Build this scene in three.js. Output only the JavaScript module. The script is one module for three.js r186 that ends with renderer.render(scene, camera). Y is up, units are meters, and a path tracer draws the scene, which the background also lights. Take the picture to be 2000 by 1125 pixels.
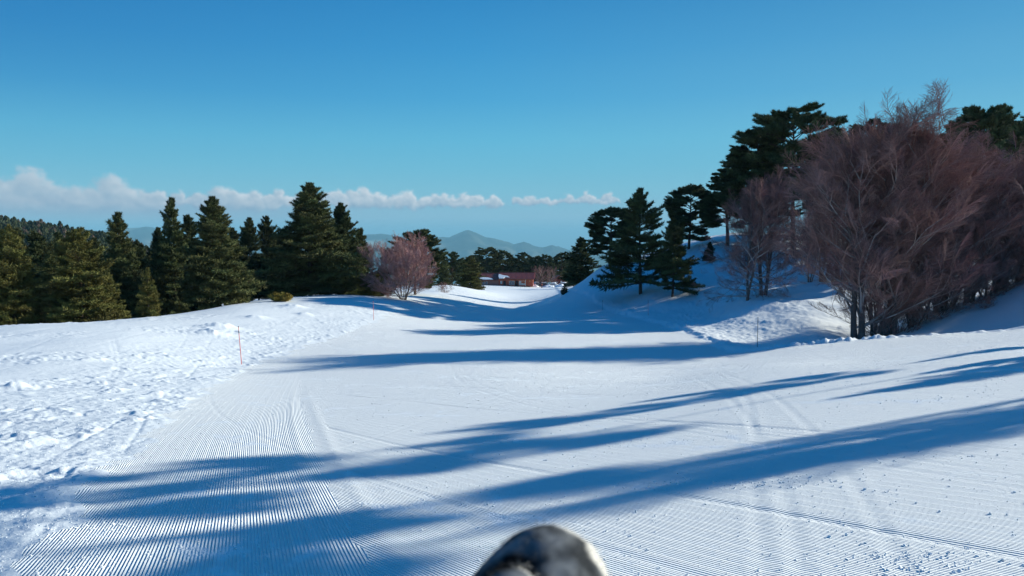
import * as THREE from 'three';
import { ImprovedNoise } from 'three/addons/math/ImprovedNoise.js';
import { MarchingCubes } from 'three/addons/objects/MarchingCubes.js';
import { mergeGeometries } from 'three/addons/utils/BufferGeometryUtils.js';
import { RoundedBoxGeometry } from 'three/addons/geometries/RoundedBoxGeometry.js';

// ------------------------------------------------------------------ camera, sky, sun, exposure
const EYE = 1.5, F = 1455, HORIZON = 455;                    // lens and level line measured on the 2000 px wide photograph
const PITCH = Math.atan((562.5 - HORIZON) / F);
const scene = new THREE.Scene();
const camera = new THREE.PerspectiveCamera(2 * Math.atan(562.5 / F) * 180 / Math.PI, 16 / 9, 0.05, 120000);
camera.position.set(0, EYE, 0);
camera.rotation.set(-PITCH, 0, 0);
camera.focus = 14;
camera.userData.fStop = 10;

const EXPOSURE = 1.6;
const SUN_AZ = 69 * Math.PI / 180, SUN_EL = 21 * Math.PI / 180;
const SUN = new THREE.Vector3(Math.sin(SUN_AZ) * Math.cos(SUN_EL), Math.sin(SUN_EL), -Math.cos(SUN_AZ) * Math.cos(SUN_EL));
const sun = new THREE.DirectionalLight(new THREE.Color(1, 0.985, 0.85), 4.0);
sun.name = 'sun';
sun.position.copy(SUN).multiplyScalar(200); sun.target.position.set(0, 0, 0);
sun.castShadow = true; sun.shadow.radius = 1.2; sun.shadow.mapSize.set(4096, 4096);
Object.assign(sun.shadow.camera, { left: -150, right: 150, top: 150, bottom: -150, near: 1, far: 600 });
scene.add(sun, sun.target);
const renderer = new THREE.WebGLRenderer({ antialias: true });
renderer.toneMapping = THREE.LinearToneMapping;
renderer.toneMappingExposure = EXPOSURE;
renderer.shadowMap.enabled = true;
scene.fog = new THREE.FogExp2(new THREE.Color(0.36, 0.76, 0.97), 0.00006);

// ------------------------------------------------------------------ helpers
const rng = (seed) => { let s = seed >>> 0; return () => { s = (s + 0x6d2b79f5) | 0; let t = Math.imul(s ^ (s >>> 15), 1 | s); t = (t + Math.imul(t ^ (t >>> 7), 61 | t)) ^ t; return ((t ^ (t >>> 14)) >>> 0) / 4294967296; }; };
const perlin = new ImprovedNoise();
const noise = (x, y, z = 0.37) => perlin.noise(x, y, z);
const fbm = (x, y, z, oct = 4) => { let a = 1, s = 0; for (let i = 0; i < oct; i++) { s += a * perlin.noise(x, y, z + i * 7.3); x *= 2.03; y *= 2.03; a *= 0.5; } return s; };
const { clamp, lerp } = THREE.MathUtils;
const smoothstep = (x, a, b) => { const t = clamp((x - a) / (b - a), 0, 1); return t * t * (3 - 2 * t); };   // a may lie above b
const V = (x, y, z) => new THREE.Vector3(x, y, z);
const lin = (r, g, b) => [r, g, b].map((c) => { c /= 255; return c <= 0.04045 ? c / 12.92 : ((c + 0.055) / 1.055) ** 2.4; });
const used = new Map();
function named(base) { const n = used.get(base) ?? 0; used.set(base, n + 1); return n ? base + '_' + String(n).padStart(3, '0') : base; }
function add(o, name, label, category, group, kind) {
  o.name = named(name);
  if (label) o.userData.label = label;
  if (category) o.userData.category = category;
  if (group) o.userData.group = group;
  if (kind) o.userData.kind = kind;
  o.traverse((c) => { if (c.isMesh) { c.castShadow = true; c.receiveShadow = true; } });
  scene.add(o);
  return o;
}
function part(parent, name, geometry, material) { const m = new THREE.Mesh(geometry, material); m.name = name; m.castShadow = m.receiveShadow = true; parent.add(m); return m; }
const table = (rows) => (x) => { if (x <= rows[0][0]) return rows[0][1]; for (let i = 1; i < rows.length; i++) if (x <= rows[i][0]) return lerp(rows[i - 1][1], rows[i][1], (x - rows[i - 1][0]) / (rows[i][0] - rows[i - 1][0])); return rows.at(-1)[1]; };
// where a direction given by photo coordinates reaches a forward distance d (used once, to survey the place from the photograph)
const cp = Math.cos(PITCH), sp = Math.sin(PITCH);
function survey(px, py, d) {
  const x = (px - 1000) / F, y = (562.5 - py) / F, up = y * cp - sp, fw = cp + y * sp;
  return V(x / fw * d, EYE + up / fw * d, -d);
}

// ------------------------------------------------------------------ the sky: air and a band of cumulus
{
  const W = 4096, H = 2048, data = new Float32Array(W * H * 4);
  const ramp = [[-90, 120, 176, 205], [-3, 120, 176, 205], [0, 122, 178, 206], [1.2, 138, 189, 213], [3.2, 126, 190, 214], [5, 112, 187, 216], [7, 100, 183, 218], [10, 78, 166, 214], [13.5, 62, 151, 207], [17.5, 48, 135, 196], [28, 24, 118, 186], [50, 10, 102, 172], [90, 4, 92, 160]]
    .map(([e, ...c]) => [e, ...lin(...c)]);
  const chan = [1, 2, 3].map((k) => table(ramp.map((r) => [r[0], r[k]])));
  const lit = lin(224, 230, 236), mid = lin(174, 193, 209), dark = lin(126, 160, 190);
  // heaps of cumulus round the horizon: azimuth, height and half width in degrees, then each heap's puffs
  const heaps = [[65, 400, 60], [20, 406, 40], [225, 404, 54], [150, 408, 38], [290, 408, 34], [312, 395, 16], [350, 396, 18], [388, 398, 16], [440, 398, 36], [500, 400, 30], [546, 394, 26], [600, 398, 22], [655, 388, 22], [700, 391, 30], [735, 389, 22], [790, 395, 28], [832, 397, 16], [866, 393, 15], [905, 391, 16], [925, 390, 12], [962, 395, 12], [1035, 394, 15], [1068, 396, 12], [1110, 392, 14], [1146, 389, 14], [1186, 386, 12]]
    .map(([px, py, h]) => [Math.atan((px - 1000) / F) * 180 / Math.PI, (HORIZON - py) / F * 57.3, h / F * 57.3]);
  for (let px = 585; px < 985; px += 27) heaps.push([Math.atan((px - 1000) / F) * 57.3, (HORIZON - 397) / F * 57.3, 17 / F * 57.3]);
  for (let px = 1008; px < 1208; px += 15) heaps.push([Math.atan((px - 1000) / F) * 57.3, (HORIZON - 394) / F * 57.3, 9 / F * 57.3]);
  const Rh = rng(19);
  for (let az = -36; az > -150; az -= 2 + 4 * Rh()) heaps.push([az, 2.2 + 0.5 * Rh(), 0.8 + 1.6 * Rh()]);
  for (let az = 70; az < 205; az += 3 + 6 * Rh()) heaps.push([az > 180 ? az - 360 : az, 1.9 + 0.5 * Rh(), 0.6 + 1.4 * Rh()]);
  const bins = Array.from({ length: 361 }, () => []);
  for (const [az, el, h] of heaps) for (let k = 0; k < 22; k++) {
    const u = (Rh() + Rh() - 1), rr = h * (0.3 + 0.34 * Rh()) * (1 - 0.45 * Math.abs(u)), p = [az + u * h * 1.35, el - 0.25 * h + Rh() * h * 0.72 * (1 - Math.abs(u)), rr];
    for (let i = Math.floor(p[0] - rr - 1); i <= p[0] + rr + 1; i++) bins[(i + 540) % 360].push(p);
  }
  const bank = table([[-180, 0.25], [-90, 0.45], [-36, 0.6], [-26, 0.62], [-17, 0.5], [-12, 0.22], [-5, 0.12], [3, 0.1], [9, 0.05], [40, 0.05], [110, 0.25], [180, 0.25]]);
  const cloud = (az, el) => {                                   // [cover, brightness]
    const wx = az + 0.32 * fbm(az * 1.5, el * 2, 4.4, 4), wy = el + 0.2 * fbm(az * 1.5, el * 2, 9.4, 4);
    let best = -1, l = 0, wsum = 0;
    for (const [a, e, rr] of bins[(Math.floor(az) + 540) % 360]) {
      const dx = (wx - a) / rr, dy = (wy - e) / rr, d = 1 - Math.hypot(dx, dy);
      if (d > best) best = d;
      if (d > -0.25) { const w = Math.exp(d * 5); wsum += w; l += w * (0.52 + 0.36 * dx + 0.46 * dy); }
    }
    const puff = smoothstep(best + 0.16 * fbm(az * 3.1, el * 4, 6.2, 3), -0.12, 0.42) * smoothstep(el, 1.0, 2.1);
    const gray = bank(az) * smoothstep(el, 0.3, 1.5) * smoothstep(el + 0.5 * fbm(az * 0.5, el, 2.9, 3), 2.9, 1.9);
    const bright = wsum ? l / wsum + 0.16 * fbm(az * 1.6, el * 2.4, 5.5, 3) : 0.2;
    const cover = 1 - (1 - puff * 0.9) * (1 - gray);
    return [cover, cover > 0 ? lerp(0.16, clamp(bright, 0, 1) * (0.72 + 0.28 * smoothstep(az, -30, -12)), puff / Math.max(cover, 1e-3) > 1 ? 1 : puff) : 0];
  };
  const side = [[[-1, 0.55], [-0.22, 0.62], [0.36, 1], [0.83, 1.75], [1, 2.2]], [[-1, 0.65], [-0.22, 0.73], [0.36, 1], [0.83, 1.15], [1, 1.25]], [[-1, 0.78], [-0.22, 0.84], [0.36, 1], [0.83, 1.02], [1, 1.05]]].map(table);
  for (let row = 0; row < H; row++) {
    const el = ((row + 0.5) / H - 0.5) * 180, clear = chan.map((f) => f(el)), cloudy = el > 0.1 && el < 6;
    for (let col = 0; col < W; col++) {
      const a = ((col + 0.5) / W - 0.5) * 2 * Math.PI, x = Math.cos(a), z = Math.sin(a), o = (row * W + col) * 4;
      const toSun = Math.cos(el * Math.PI / 180) * (x * Math.sin(SUN_AZ) - z * Math.cos(SUN_AZ)) * Math.cos(SUN_EL) + Math.sin(el * Math.PI / 180) * Math.sin(SUN_EL);
      const k0 = smoothstep(el, 2, 14);                        // the air is brighter towards the sun
      let c = clear.map((v, i) => v * lerp(1, side[i](toSun), k0));
      if (cloudy) {
        const az = Math.atan2(x, -z) * 180 / Math.PI, [cover, l] = cloud(az, el);
        if (cover > 0.003) {
          const k = l < 0.5 ? dark.map((v, i) => lerp(v, mid[i], l * 2)) : mid.map((v, i) => lerp(v, lit[i], l * 2 - 1));
          c = c.map((v, i) => lerp(v, k[i], cover));
        }
      }
      data[o] = c[0] / EXPOSURE; data[o + 1] = c[1] / EXPOSURE; data[o + 2] = c[2] / EXPOSURE; data[o + 3] = 1;
    }
  }
  const sky = new THREE.DataTexture(data, W, H, THREE.RGBAFormat, THREE.FloatType);
  sky.mapping = THREE.EquirectangularReflectionMapping; sky.magFilter = THREE.LinearFilter; sky.needsUpdate = true;
  scene.background = sky; scene.environment = sky;
}

// ------------------------------------------------------------------ terrain: heights surveyed at control points, joined by a thin plate
const AZW = 2.6;
const controls = [];
const pin = (px, py, d) => { const p = survey(px, py, d), r = Math.hypot(p.x, p.z); controls.push([Math.atan2(p.x, -p.z) * AZW, Math.log(r), p.y / r]); };
const pinY = (x, y, z) => { const r = Math.hypot(x, z); controls.push([Math.atan2(x, -z) * AZW, Math.log(r), y / r]); };
const pinPx = (px, y, d) => { const p = survey(px, 500, d); pinY(p.x, y, p.z); };
for (const [az, list] of [[-180, [0.09, 0.08, 0.08, 0.08]], [180, [0.09, 0.08, 0.08, 0.08]], [-125, [0.02, 0.02, 0.02, 0]], [125, [0.11, 0.09, 0.08, 0.08]], [-75, [-0.1, -0.09, -0.08, -0.09]], [80, [0.06, 0.05, 0.04, 0.03]]])
  list.forEach((s, i) => controls.push([az * Math.PI / 180 * AZW, Math.log([4, 20, 70, 250][i]), s]));
// near pitch
pinPx(0, -0.16 * 4.6, 4.6); pinPx(1000, -0.125 * 4.4, 4.4); pinPx(2000, -0.065 * 4, 4);
pinPx(0, -0.155 * 9, 9); pinPx(1000, -0.125 * 9, 9); pinPx(2000, -0.06 * 9, 9);
pinPx(0, -0.14 * 15.5, 15.5); pinPx(500, -0.142 * 17, 17); pinPx(1000, -0.128 * 19, 19); pinPx(1500, -0.1 * 19, 19); pinPx(2000, -0.066 * 17, 17);
// left field and its crest
pin(0, 700, 27); pin(250, 700, 29); pin(470, 712, 32); pin(0, 636, 42); pin(200, 628, 45); pin(300, 620, 49); pin(450, 599, 58); pin(560, 589, 66); pin(640, 581, 72); pin(700, 579, 76); pin(250, 655, 36); pin(450, 640, 45);
pin(600, 612, 57); pin(730, 625, 58); pin(620, 655, 46);
pinPx(-200, -5, 45); pinPx(0, -6.5, 55); pinPx(200, -6.6, 62); pinPx(350, -6.2, 68); pinPx(600, -5.8, 86); pinPx(450, -6.2, 80); pinPx(-300, -8, 80); pinPx(300, -14, 150); pinPx(600, -13, 150); pinPx(0, -16, 150);
pin(795, 586, 80); pinPx(720, -6.6, 95); pin(870, 556, 155); pin(850, 572, 112); pin(900, 566, 178); pin(940, 566, 215); pinPx(820, -12.5, 170);
// the run down the middle
pin(1000, 691, 36.5); pin(1000, 652, 52); pin(1000, 621, 75); pin(1000, 600, 104); pin(1000, 584, 145); pin(1000, 571, 215); pin(985, 559, 272); pin(1060, 562, 272); pinPx(1000, -19.5, 320); pinPx(1100, -19.6, 300); pinPx(880, -18, 280);
pin(880, 640, 60); pin(1150, 628, 66); pin(1150, 660, 48); pin(700, 690, 37);
// the near roll-over on the right and the dip behind it
pin(1380, 693, 37.5); pin(1545, 677, 36.5); pin(1700, 663, 35.5); pin(1850, 652, 34); pin(2000, 641, 31.5);
pinPx(1240, -4.45, 35); pin(1300, 740, 24); pin(1700, 715, 22); pin(2000, 700, 17.5);
pinPx(1700, -5.1, 45); pinPx(1560, -4.9, 43); pinPx(2000, -3.3, 38); pinPx(1850, -4.2, 39.5);
pin(1479, 679, 42.5); pin(1370, 664, 46); pin(1290, 634, 62); pin(1600, 640, 47); pin(1560, 606, 54); pin(1440, 620, 57);
// second bank on the far right
pin(1730, 656, 43); pin(1850, 611, 44.2); pin(2000, 549, 46); pinPx(2100, 0.2, 45); pinPx(2000, -2.4, 56); pinPx(1850, -3.4, 54);
// the mound
pin(1180, 606, 80); pin(1266, 619, 69); pin(1350, 606, 70); pin(1255, 573, 82); pin(1312, 578, 76); pin(1462, 586, 62); pin(1500, 577, 65); pin(1620, 585, 58);
pin(1090, 590, 100); pin(1100, 573, 97); pin(1200, 514, 98); pin(1150, 545, 96); pin(1290, 508, 100); pin(1390, 469, 102); pin(1500, 484, 92); pin(1650, 500, 85); pin(1850, 500, 80); pin(1135, 556, 125); pinPx(1250, -3.5, 140); pinPx(1500, 0.5, 140); pinPx(1190, -6.5, 135); pinPx(1800, 1.5, 140);
const TPS = (() => {
  const n = controls.length, N = n + 3, A = Array.from({ length: N }, () => new Float64Array(N + 1));
  const U = (d2) => (d2 < 1e-12 ? 0 : 0.5 * d2 * Math.log(d2));
  for (let i = 0; i < n; i++) {
    for (let j = 0; j < n; j++) A[i][j] = U((controls[i][0] - controls[j][0]) ** 2 + (controls[i][1] - controls[j][1]) ** 2);
    A[i][i] += 0.002;
    A[i][n] = A[n][i] = 1; A[i][n + 1] = A[n + 1][i] = controls[i][0]; A[i][n + 2] = A[n + 2][i] = controls[i][1]; A[i][N] = controls[i][2];
  }
  for (let c = 0; c < N; c++) {
    let p = c; for (let r = c + 1; r < N; r++) if (Math.abs(A[r][c]) > Math.abs(A[p][c])) p = r;
    [A[c], A[p]] = [A[p], A[c]];
    for (let r = 0; r < N; r++) if (r !== c) { const f = A[r][c] / A[c][c]; if (f) for (let k = c; k <= N; k++) A[r][k] -= f * A[c][k]; }
  }
  const w = A.map((row, i) => row[N] / row[i]);
  return (u, v) => { let s = w[n] + w[n + 1] * u + w[n + 2] * v; for (let i = 0; i < n; i++) { const d2 = (controls[i][0] - u) ** 2 + (controls[i][1] - v) ** 2; if (d2 > 1e-12) s += w[i] * 0.5 * d2 * Math.log(d2); } return s; };
})();
const farSlope = table([[250, 0], [420, 1], [2000, 1]]);
function ground(x, z) {
  const r = Math.max(Math.hypot(x, z), 0.01), az = Math.atan2(x, -z);
  let s = TPS(az * AZW, Math.log(clamp(r, 3, 330)));
  const k = smoothstep(r, 290, 430);
  if (k > 0) s = lerp(s, -0.075 - 0.00003 * r, k);
  return s * r;
}
const leftEdge = table([[0, -2.6], [3, -2.9], [6, -3.8], [11, -5.6], [21, -8.7], [31, -11.3], [42, -11.2], [58, -10.4], [80, -10.6], [130, -11.2], [280, -25]]);
const rightEdge = table([[0, 90], [30.5, 90], [32.5, 24], [36, 17], [38.5, 11.3], [46, 11.7], [62, 12.4], [80, 9.9], [95, 7], [130, 8.5], [280, 16]]);
function groomed(x, z) {                                      // above 0 inside the groomed run, metres from its edge
  const d = -z, j = 0.5 * noise(x * 0.7, z * 0.7, 1.2) + 0.22 * noise(x * 2.6, z * 2.6, 4.2);
  return Math.min(x - leftEdge(d), rightEdge(d) - x) + j;
}
const seamX = (d) => -1.0 - 0.33 * (d - 4.8) + 0.003 * Math.max(0, d - 8) ** 2 * Math.exp(-d / 40);
// distances across and along the two groomer passes
const passA = (x, z) => { const a = -20 * Math.PI / 180, s = -z, c = 0.010 * Math.max(0, s - 9) ** 2 * Math.exp(-s / 30); return [(x - c) * Math.cos(a) + z * Math.sin(a), (x - c) * Math.sin(a) - z * Math.cos(a)]; };
const passB = (x, z) => { const a = -36 * Math.PI / 180; return [x * Math.cos(a) + z * Math.sin(a), x * Math.sin(a) - z * Math.cos(a)]; };
const TRACKS = (() => { const R = rng(61), t = []; for (let i = 0; i < 26; i++) t.push([-3 - 24 * R(), -0.5 + 0.45 * R(), 0.2 + 0.7 * R(), 0.05 + 0.14 * R(), R() * 6.3, R() < 0.25 ? 0.08 : 0.045]); return t; })();
const BUMPS = [[430, 642, 44, 0.9, 0.34], [412, 652, 41, 0.8, 0.30], [572, 604, 60, 0.9, 0.28], [594, 614, 56, 0.5, 0.22], [500, 618, 51, 0.8, 0.2], [35, 755, 19.5, 0.35, 0.2], [60, 905, 10.6, 0.3, 0.1], [310, 778, 18.5, 0.3, 0.12]].map(([px, py, d, br, bh]) => { const p = survey(px, py, d); return [p.x, p.z, br, bh]; });
const SKIS = [[-1, 0.35, 1.2, 0.16, 1], [-0.5, 0.36, 1.2, 0.16, 1], [3, -0.55, 0.8, 0.2, 2], [6, -0.3, 1.6, 0.12, 3], [6.4, -0.3, 1.6, 0.12, 3], [2, 0.05, 1.5, 0.18, 5], [-6, 0.3, 1, 0.1, 0], [9, -0.7, 0.6, 0.2, 4]];
function detail(x, z, r) {
  const g = groomed(x, z), d = -z;
  let h = 0.035 * noise(x * 0.22, z * 0.22, 9.1) * smoothstep(r, 3, 12);
  const off = smoothstep(g, 0.25, -0.35);
  if (off > 0 && d > 0) {
    const fade = clamp(1.25 - r / 110, 0.15, 1), left = x < leftEdge(d) + 1;
    const u = x * 0.94 + z * 0.34, v = -z * 0.94 + x * 0.34;  // across and along the run
    const near = clamp(1 + g / 9, 0.22, 1);                    // trampled beside the run, smoother further out
    if (left) {
      const wu = u + 0.5 * fbm(u * 0.6, v * 0.6, 51, 2), wv = v + 0.7 * fbm(u * 0.5, v * 0.5, 53, 2);
      const broken = Math.max(smoothstep(fbm(u * 0.22, v * 0.1, 55, 3), -0.15, 0.35), smoothstep(g, -8, -1.5) * (0.8 + 0.6 * noise(u * 0.4, v * 0.25, 57)));
      h += off * fade * (0.05 * fbm(u * 0.4, v * 0.16, 2.2, 3) + broken * (0.11 * Math.max(0, fbm(wu * 1.7, wv * 1.0, 5.1, 4) - 0.1) - 0.06 * Math.max(0, fbm(wu * 1.9, wv * 1.3, 15.1, 3) - 0.3) + 0.022 * fbm(u * 6, v * 4.2, 3.3, 3)) + 0.006 * fbm(u * 5, v * 2.5, 6.3, 3));
      for (const [x0, m, amp, f, ph, w] of TRACKS) { const e = Math.abs(Math.abs(x - (x0 + m * d + amp * Math.sin(d * f + ph))) - 0.09 * (w > 0.07)); if (e < w * 3) h -= off * fade * 0.014 * Math.exp(-((e / w) ** 2)) * clamp(0.6 + 1.2 * noise(x * 0.2, d * 0.2, x0), 0, 1); }
      h += 0.02 * off;
      for (const [bx, bz, br, bh] of BUMPS) { const q = ((x - bx) ** 2 + (z - bz) ** 2) / br / br; if (q < 6) h += bh * Math.exp(-q) * (1 + 0.5 * noise(x * 2, z * 2, 81)); }
    } else {
      const strips = smoothstep(noise(u * 0.16 + 3, v * 0.05, 21), -0.15, 0.25);
      const lumps = clamp(1 + g / 12, 0.12, 1) * (0.3 + 0.7 * strips) * (d < 75 && d > 34 ? 1 : 0.2);
      h += off * lumps * (0.24 * fbm(x * 0.9, z * 0.9, 11, 3) + 0.26 * Math.abs(noise(x * 2.2, z * 2.2, 12)) + 0.16 * noise(x * 4.4, z * 4.4, 13));
      h += off * smoothstep(d, 38, 60) * smoothstep(g, -1, -5) * (0.28 * fbm(x * 0.22, z * 0.22, 71, 3) + 0.05 * fbm(x * 1.1, z * 1.1, 73, 2));
      h += off * smoothstep(g, -0.2, -0.8) * 0.16 * smoothstep(g, -3, -0.6);
    }
  }
  if (g > 0 && d > 3 && d < 70) for (const [x0, m, amp, f, ph] of SKIS) { const e = Math.abs(x - (x0 + m * d + amp * Math.sin(d * f + ph))); if (e < 0.2) h -= 0.0035 * Math.exp(-((e / 0.05) ** 2)) - 0.0015 * Math.exp(-(((e - 0.1) / 0.04) ** 2)); }
  if (g > -0.2 && d > 0 && d < 60) {
    const e = Math.abs(x - seamX(d)); h += 0.009 * Math.exp(-(((e - 0.22) / 0.09) ** 2)) * smoothstep(d, 26, 12);
    const b = passB(x, z)[0]; if (x > seamX(d) + 0.3) { const m = Math.abs(((b + 400) % 2.9) - 1.45); h -= 0.02 * Math.exp(-((m / 0.05) ** 2)) * (0.5 + noise(x * 0.3, z * 0.3, 2)); }
  }
  return h;
}
{
  const azs = [], rs = [];
  for (let a = -180; a < -44; a += 4) azs.push(a);
  const NC = 980; for (let i = 0; i <= NC; i++) azs.push(-44 + 88 * i / NC);
  for (let a = 48; a <= 180.01; a += 4) azs.push(a);
  const NR = 730; for (let i = 0; i <= NR; i++) rs.push(1.2 * Math.pow(330 / 1.2, i / NR));
  for (const r of [345, 370, 405, 450, 520, 620, 760, 950, 1250, 1700]) rs.push(r);
  const nc = azs.length, nr = rs.length, P = new Float32Array(nc * nr * 3), N = new Float32Array(nc * nr * 3);
  for (let j = 0; j < nr; j++) for (let i = 0; i < nc; i++) {
    const a = azs[i] * Math.PI / 180, x = Math.sin(a) * rs[j], z = -Math.cos(a) * rs[j], o = (j * nc + i) * 3;
    P[o] = x; P[o + 2] = z; P[o + 1] = ground(x, z) + (rs[j] < 320 && Math.abs(azs[i]) < 46 ? detail(x, z, rs[j]) : 0);
  }
  const at = (i, j) => (clamp(j, 0, nr - 1) * nc + clamp(i, 0, nc - 1)) * 3;
  for (let j = 0; j < nr; j++) for (let i = 0; i < nc; i++) {
    const a = at(i - 1, j), b = at(i + 1, j), c = at(i, j - 1), d = at(i, j + 1), o = at(i, j);
    const ux = P[b] - P[a], uy = P[b + 1] - P[a + 1], uz = P[b + 2] - P[a + 2], vx = P[d] - P[c], vy = P[d + 1] - P[c + 1], vz = P[d + 2] - P[c + 2];
    let nx = uy * vz - uz * vy, ny = uz * vx - ux * vz, nz = ux * vy - uy * vx; const l = Math.hypot(nx, ny, nz) * (ny < 0 ? -1 : 1);
    N[o] = nx / l; N[o + 1] = ny / l; N[o + 2] = nz / l;
  }
  const faces = { a: [], b: [], field: [] };
  for (let j = 0; j < nr - 1; j++) for (let i = 0; i < nc - 1; i++) {
    const o = j * nc + i, x = (P[o * 3] + P[(o + nc + 1) * 3]) / 2, z = (P[o * 3 + 2] + P[(o + nc + 1) * 3 + 2]) / 2, d = -z;
    const where = d > -3 && d < 300 && Math.abs(azs[i]) < 60 && groomed(x, z) > 0 ? (x < seamX(d) + 0.12 * noise(x * 2, z * 2) ? 'a' : 'b') : 'field';
    faces[where].push(o, o + 1, o + nc, o + 1, o + nc + 1, o + nc);
  }
  const cut = (index, uvOf) => {
    const map = new Map(), pos = [], nor = [], uv = [], idx = new Uint32Array(index.length);
    index.forEach((v, k) => {
      let m = map.get(v);
      if (m === undefined) { m = map.size; map.set(v, m); const x = P[v * 3], z = P[v * 3 + 2]; pos.push(x, P[v * 3 + 1], z); nor.push(N[v * 3], N[v * 3 + 1], N[v * 3 + 2]); uv.push(...uvOf(x, z)); }
      idx[k] = m;
    });
    const g = new THREE.BufferGeometry();
    g.setAttribute('position', new THREE.Float32BufferAttribute(pos, 3)); g.setAttribute('normal', new THREE.Float32BufferAttribute(nor, 3)); g.setAttribute('uv', new THREE.Float32BufferAttribute(uv, 2));
    g.setIndex(new THREE.BufferAttribute(idx, 1));
    return g;
  };
  // relief of corduroy: 128 ridges (3.2 m) by 6.4 m, crumbled here and there
  const T = 2048, cord = new Uint8Array(T * T * 4), R = rng(5);
  const grain = new Float32Array(T * T); for (let i = 0; i < T * T; i++) grain[i] = R();
  const wrap = (x, y, fx, fy, z) => { const p = (a, b) => perlin.noise(a * fx, b * fy, z); const u = x / T, v = y / T; return lerp(lerp(p(u, v), p(u - 1, v), u), lerp(p(u, v - 1), p(u - 1, v - 1), u), v); };
  for (let y = 0; y < T; y++) for (let x = 0; x < T; x++) {
    const patch = wrap(x, y, 5, 7, 1.5) + 0.6 * wrap(x, y, 14, 18, 3.5) + 0.35 * wrap(x, y, 40, 40, 4.5), keep = 1 - 0.85 * smoothstep(patch, 0.28, 0.6);
    const row = Math.floor(x / 16), wob = 0.5 * wrap(x, y, 30, 20, 6.5);
    const ridge = 0.5 + 0.5 * Math.cos((x / 16 + wob * 0.04) * 2 * Math.PI), jit = ((row * 37) % 17) / 17;
    const crumb = wrap(x, y, 260, 420, 9.5) + 0.7 * wrap(x, y, 120, 190, 8.5);
    const bite = smoothstep(wrap(x, y, 190, 120, 2.5), 0.2, 0.55);
    const h = 0.2 + 0.52 * keep * Math.pow(ridge, 0.8) * (0.75 + 0.25 * jit) * (1 - 0.6 * bite) + (1 - keep) * 0.26 + (0.08 + 0.18 * (1 - keep)) * crumb + 0.05 * (grain[y * T + x] - 0.5);
    const o = (y * T + x) * 4; cord[o] = cord[o + 1] = cord[o + 2] = clamp(h, 0, 1) * 255; cord[o + 3] = 255;
  }
  const cordTex = new THREE.DataTexture(cord, T, T); cordTex.wrapS = cordTex.wrapT = THREE.RepeatWrapping; cordTex.magFilter = THREE.LinearFilter; cordTex.needsUpdate = true;
  const M = 1024, rough = new Uint8Array(M * M * 4);
  const wrapM = (x, y, f, z) => { const p = (a, b) => perlin.noise(a * f, b * f, z); const u = x / M, v = y / M; return lerp(lerp(p(u, v), p(u - 1, v), u), lerp(p(u, v - 1), p(u - 1, v - 1), u), v); };
  for (let y = 0; y < M; y++) for (let x = 0; x < M; x++) {
    const h = 0.5 + 0.35 * wrapM(x, y, 24, 1.1) + 0.28 * wrapM(x, y, 57, 2.1) + 0.2 * wrapM(x, y, 130, 3.1) + 0.12 * (R() - 0.5), o = (y * M + x) * 4;
    rough[o] = rough[o + 1] = rough[o + 2] = clamp(h, 0, 1) * 255; rough[o + 3] = 255;
  }
  const roughTex = new THREE.DataTexture(rough, M, M); roughTex.wrapS = roughTex.wrapT = THREE.RepeatWrapping; roughTex.magFilter = THREE.LinearFilter; roughTex.needsUpdate = true;
  const snow = { color: new THREE.Color(0.85, 0.865, 0.87), roughness: 0.65, specularIntensity: 0.5 };
  const piste = new THREE.MeshPhysicalMaterial({ ...snow, bumpMap: cordTex, bumpScale: 0.024 }); piste.name = 'groomed snow';
  const field = new THREE.MeshPhysicalMaterial({ ...snow, color: new THREE.Color(0.78, 0.805, 0.82), bumpMap: roughTex, bumpScale: 0.013 }); field.name = 'loose snow';
  const run = new THREE.Group();
  part(run, 'groomed_strip', cut(faces.a, (x, z) => { const [u, v] = passA(x, z); return [u / 3.2, v / 6.4]; }), piste);
  part(run, 'groomed_strip', cut(faces.b, (x, z) => { const [u, v] = passB(x, z); return [u / 3.2, v / 6.4]; }), piste);
  add(run, 'ski_piste', null, null, null, 'structure');
  add(new THREE.Mesh(cut(faces.field, (x, z) => [x / 2.6, z / 2.6]), field), 'snow_field', null, null, null, 'structure');
  // loose crumbs lying on the corduroy in patches
  const crumbs = [], Rc = rng(77), v = new THREE.Matrix4(), q = new THREE.Quaternion();
  for (let k = 0; k < 400000 && crumbs.length < 12000; k++) {
    const d = 3.4 * Math.pow(34 / 3.4, Rc()), x = (Rc() * 1.6 - 0.8) * d, z = -d, g = groomed(x, z);
    if (g < -4) continue;
    const patch = noise(x * 0.55, z * 0.9, 31) + 0.5 * noise(x * 2, z * 2.6, 33), edge = smoothstep(g, 1.2, -0.2);
    if (Rc() > clamp(0.2 * smoothstep(patch, 0.2, 1.0) + 0.07 * edge + 0.012, 0, 1)) continue;
    const s = 0.003 + 0.007 * Rc() ** 3, y = ground(x, z) + detail(x, z, Math.hypot(x, z));
    crumbs.push(v.clone().compose(V(x, y + s * 0.3, z), q.setFromEuler(new THREE.Euler(Rc() * 6, Rc() * 6, Rc() * 6)).clone(), V(s * (0.7 + Rc()), s * 0.6, s * (0.7 + Rc()))));
  }
  const bits = new THREE.InstancedMesh(new THREE.IcosahedronGeometry(1, 0), new THREE.MeshPhysicalMaterial({ ...snow }), crumbs.length);
  crumbs.forEach((m, i) => bits.setMatrixAt(i, m));
  add(bits, 'snow_crumbs', 'loose snow crumbs scattered over the corduroy of the groomed run', 'snow crumbs', null, 'stuff');
}

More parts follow.
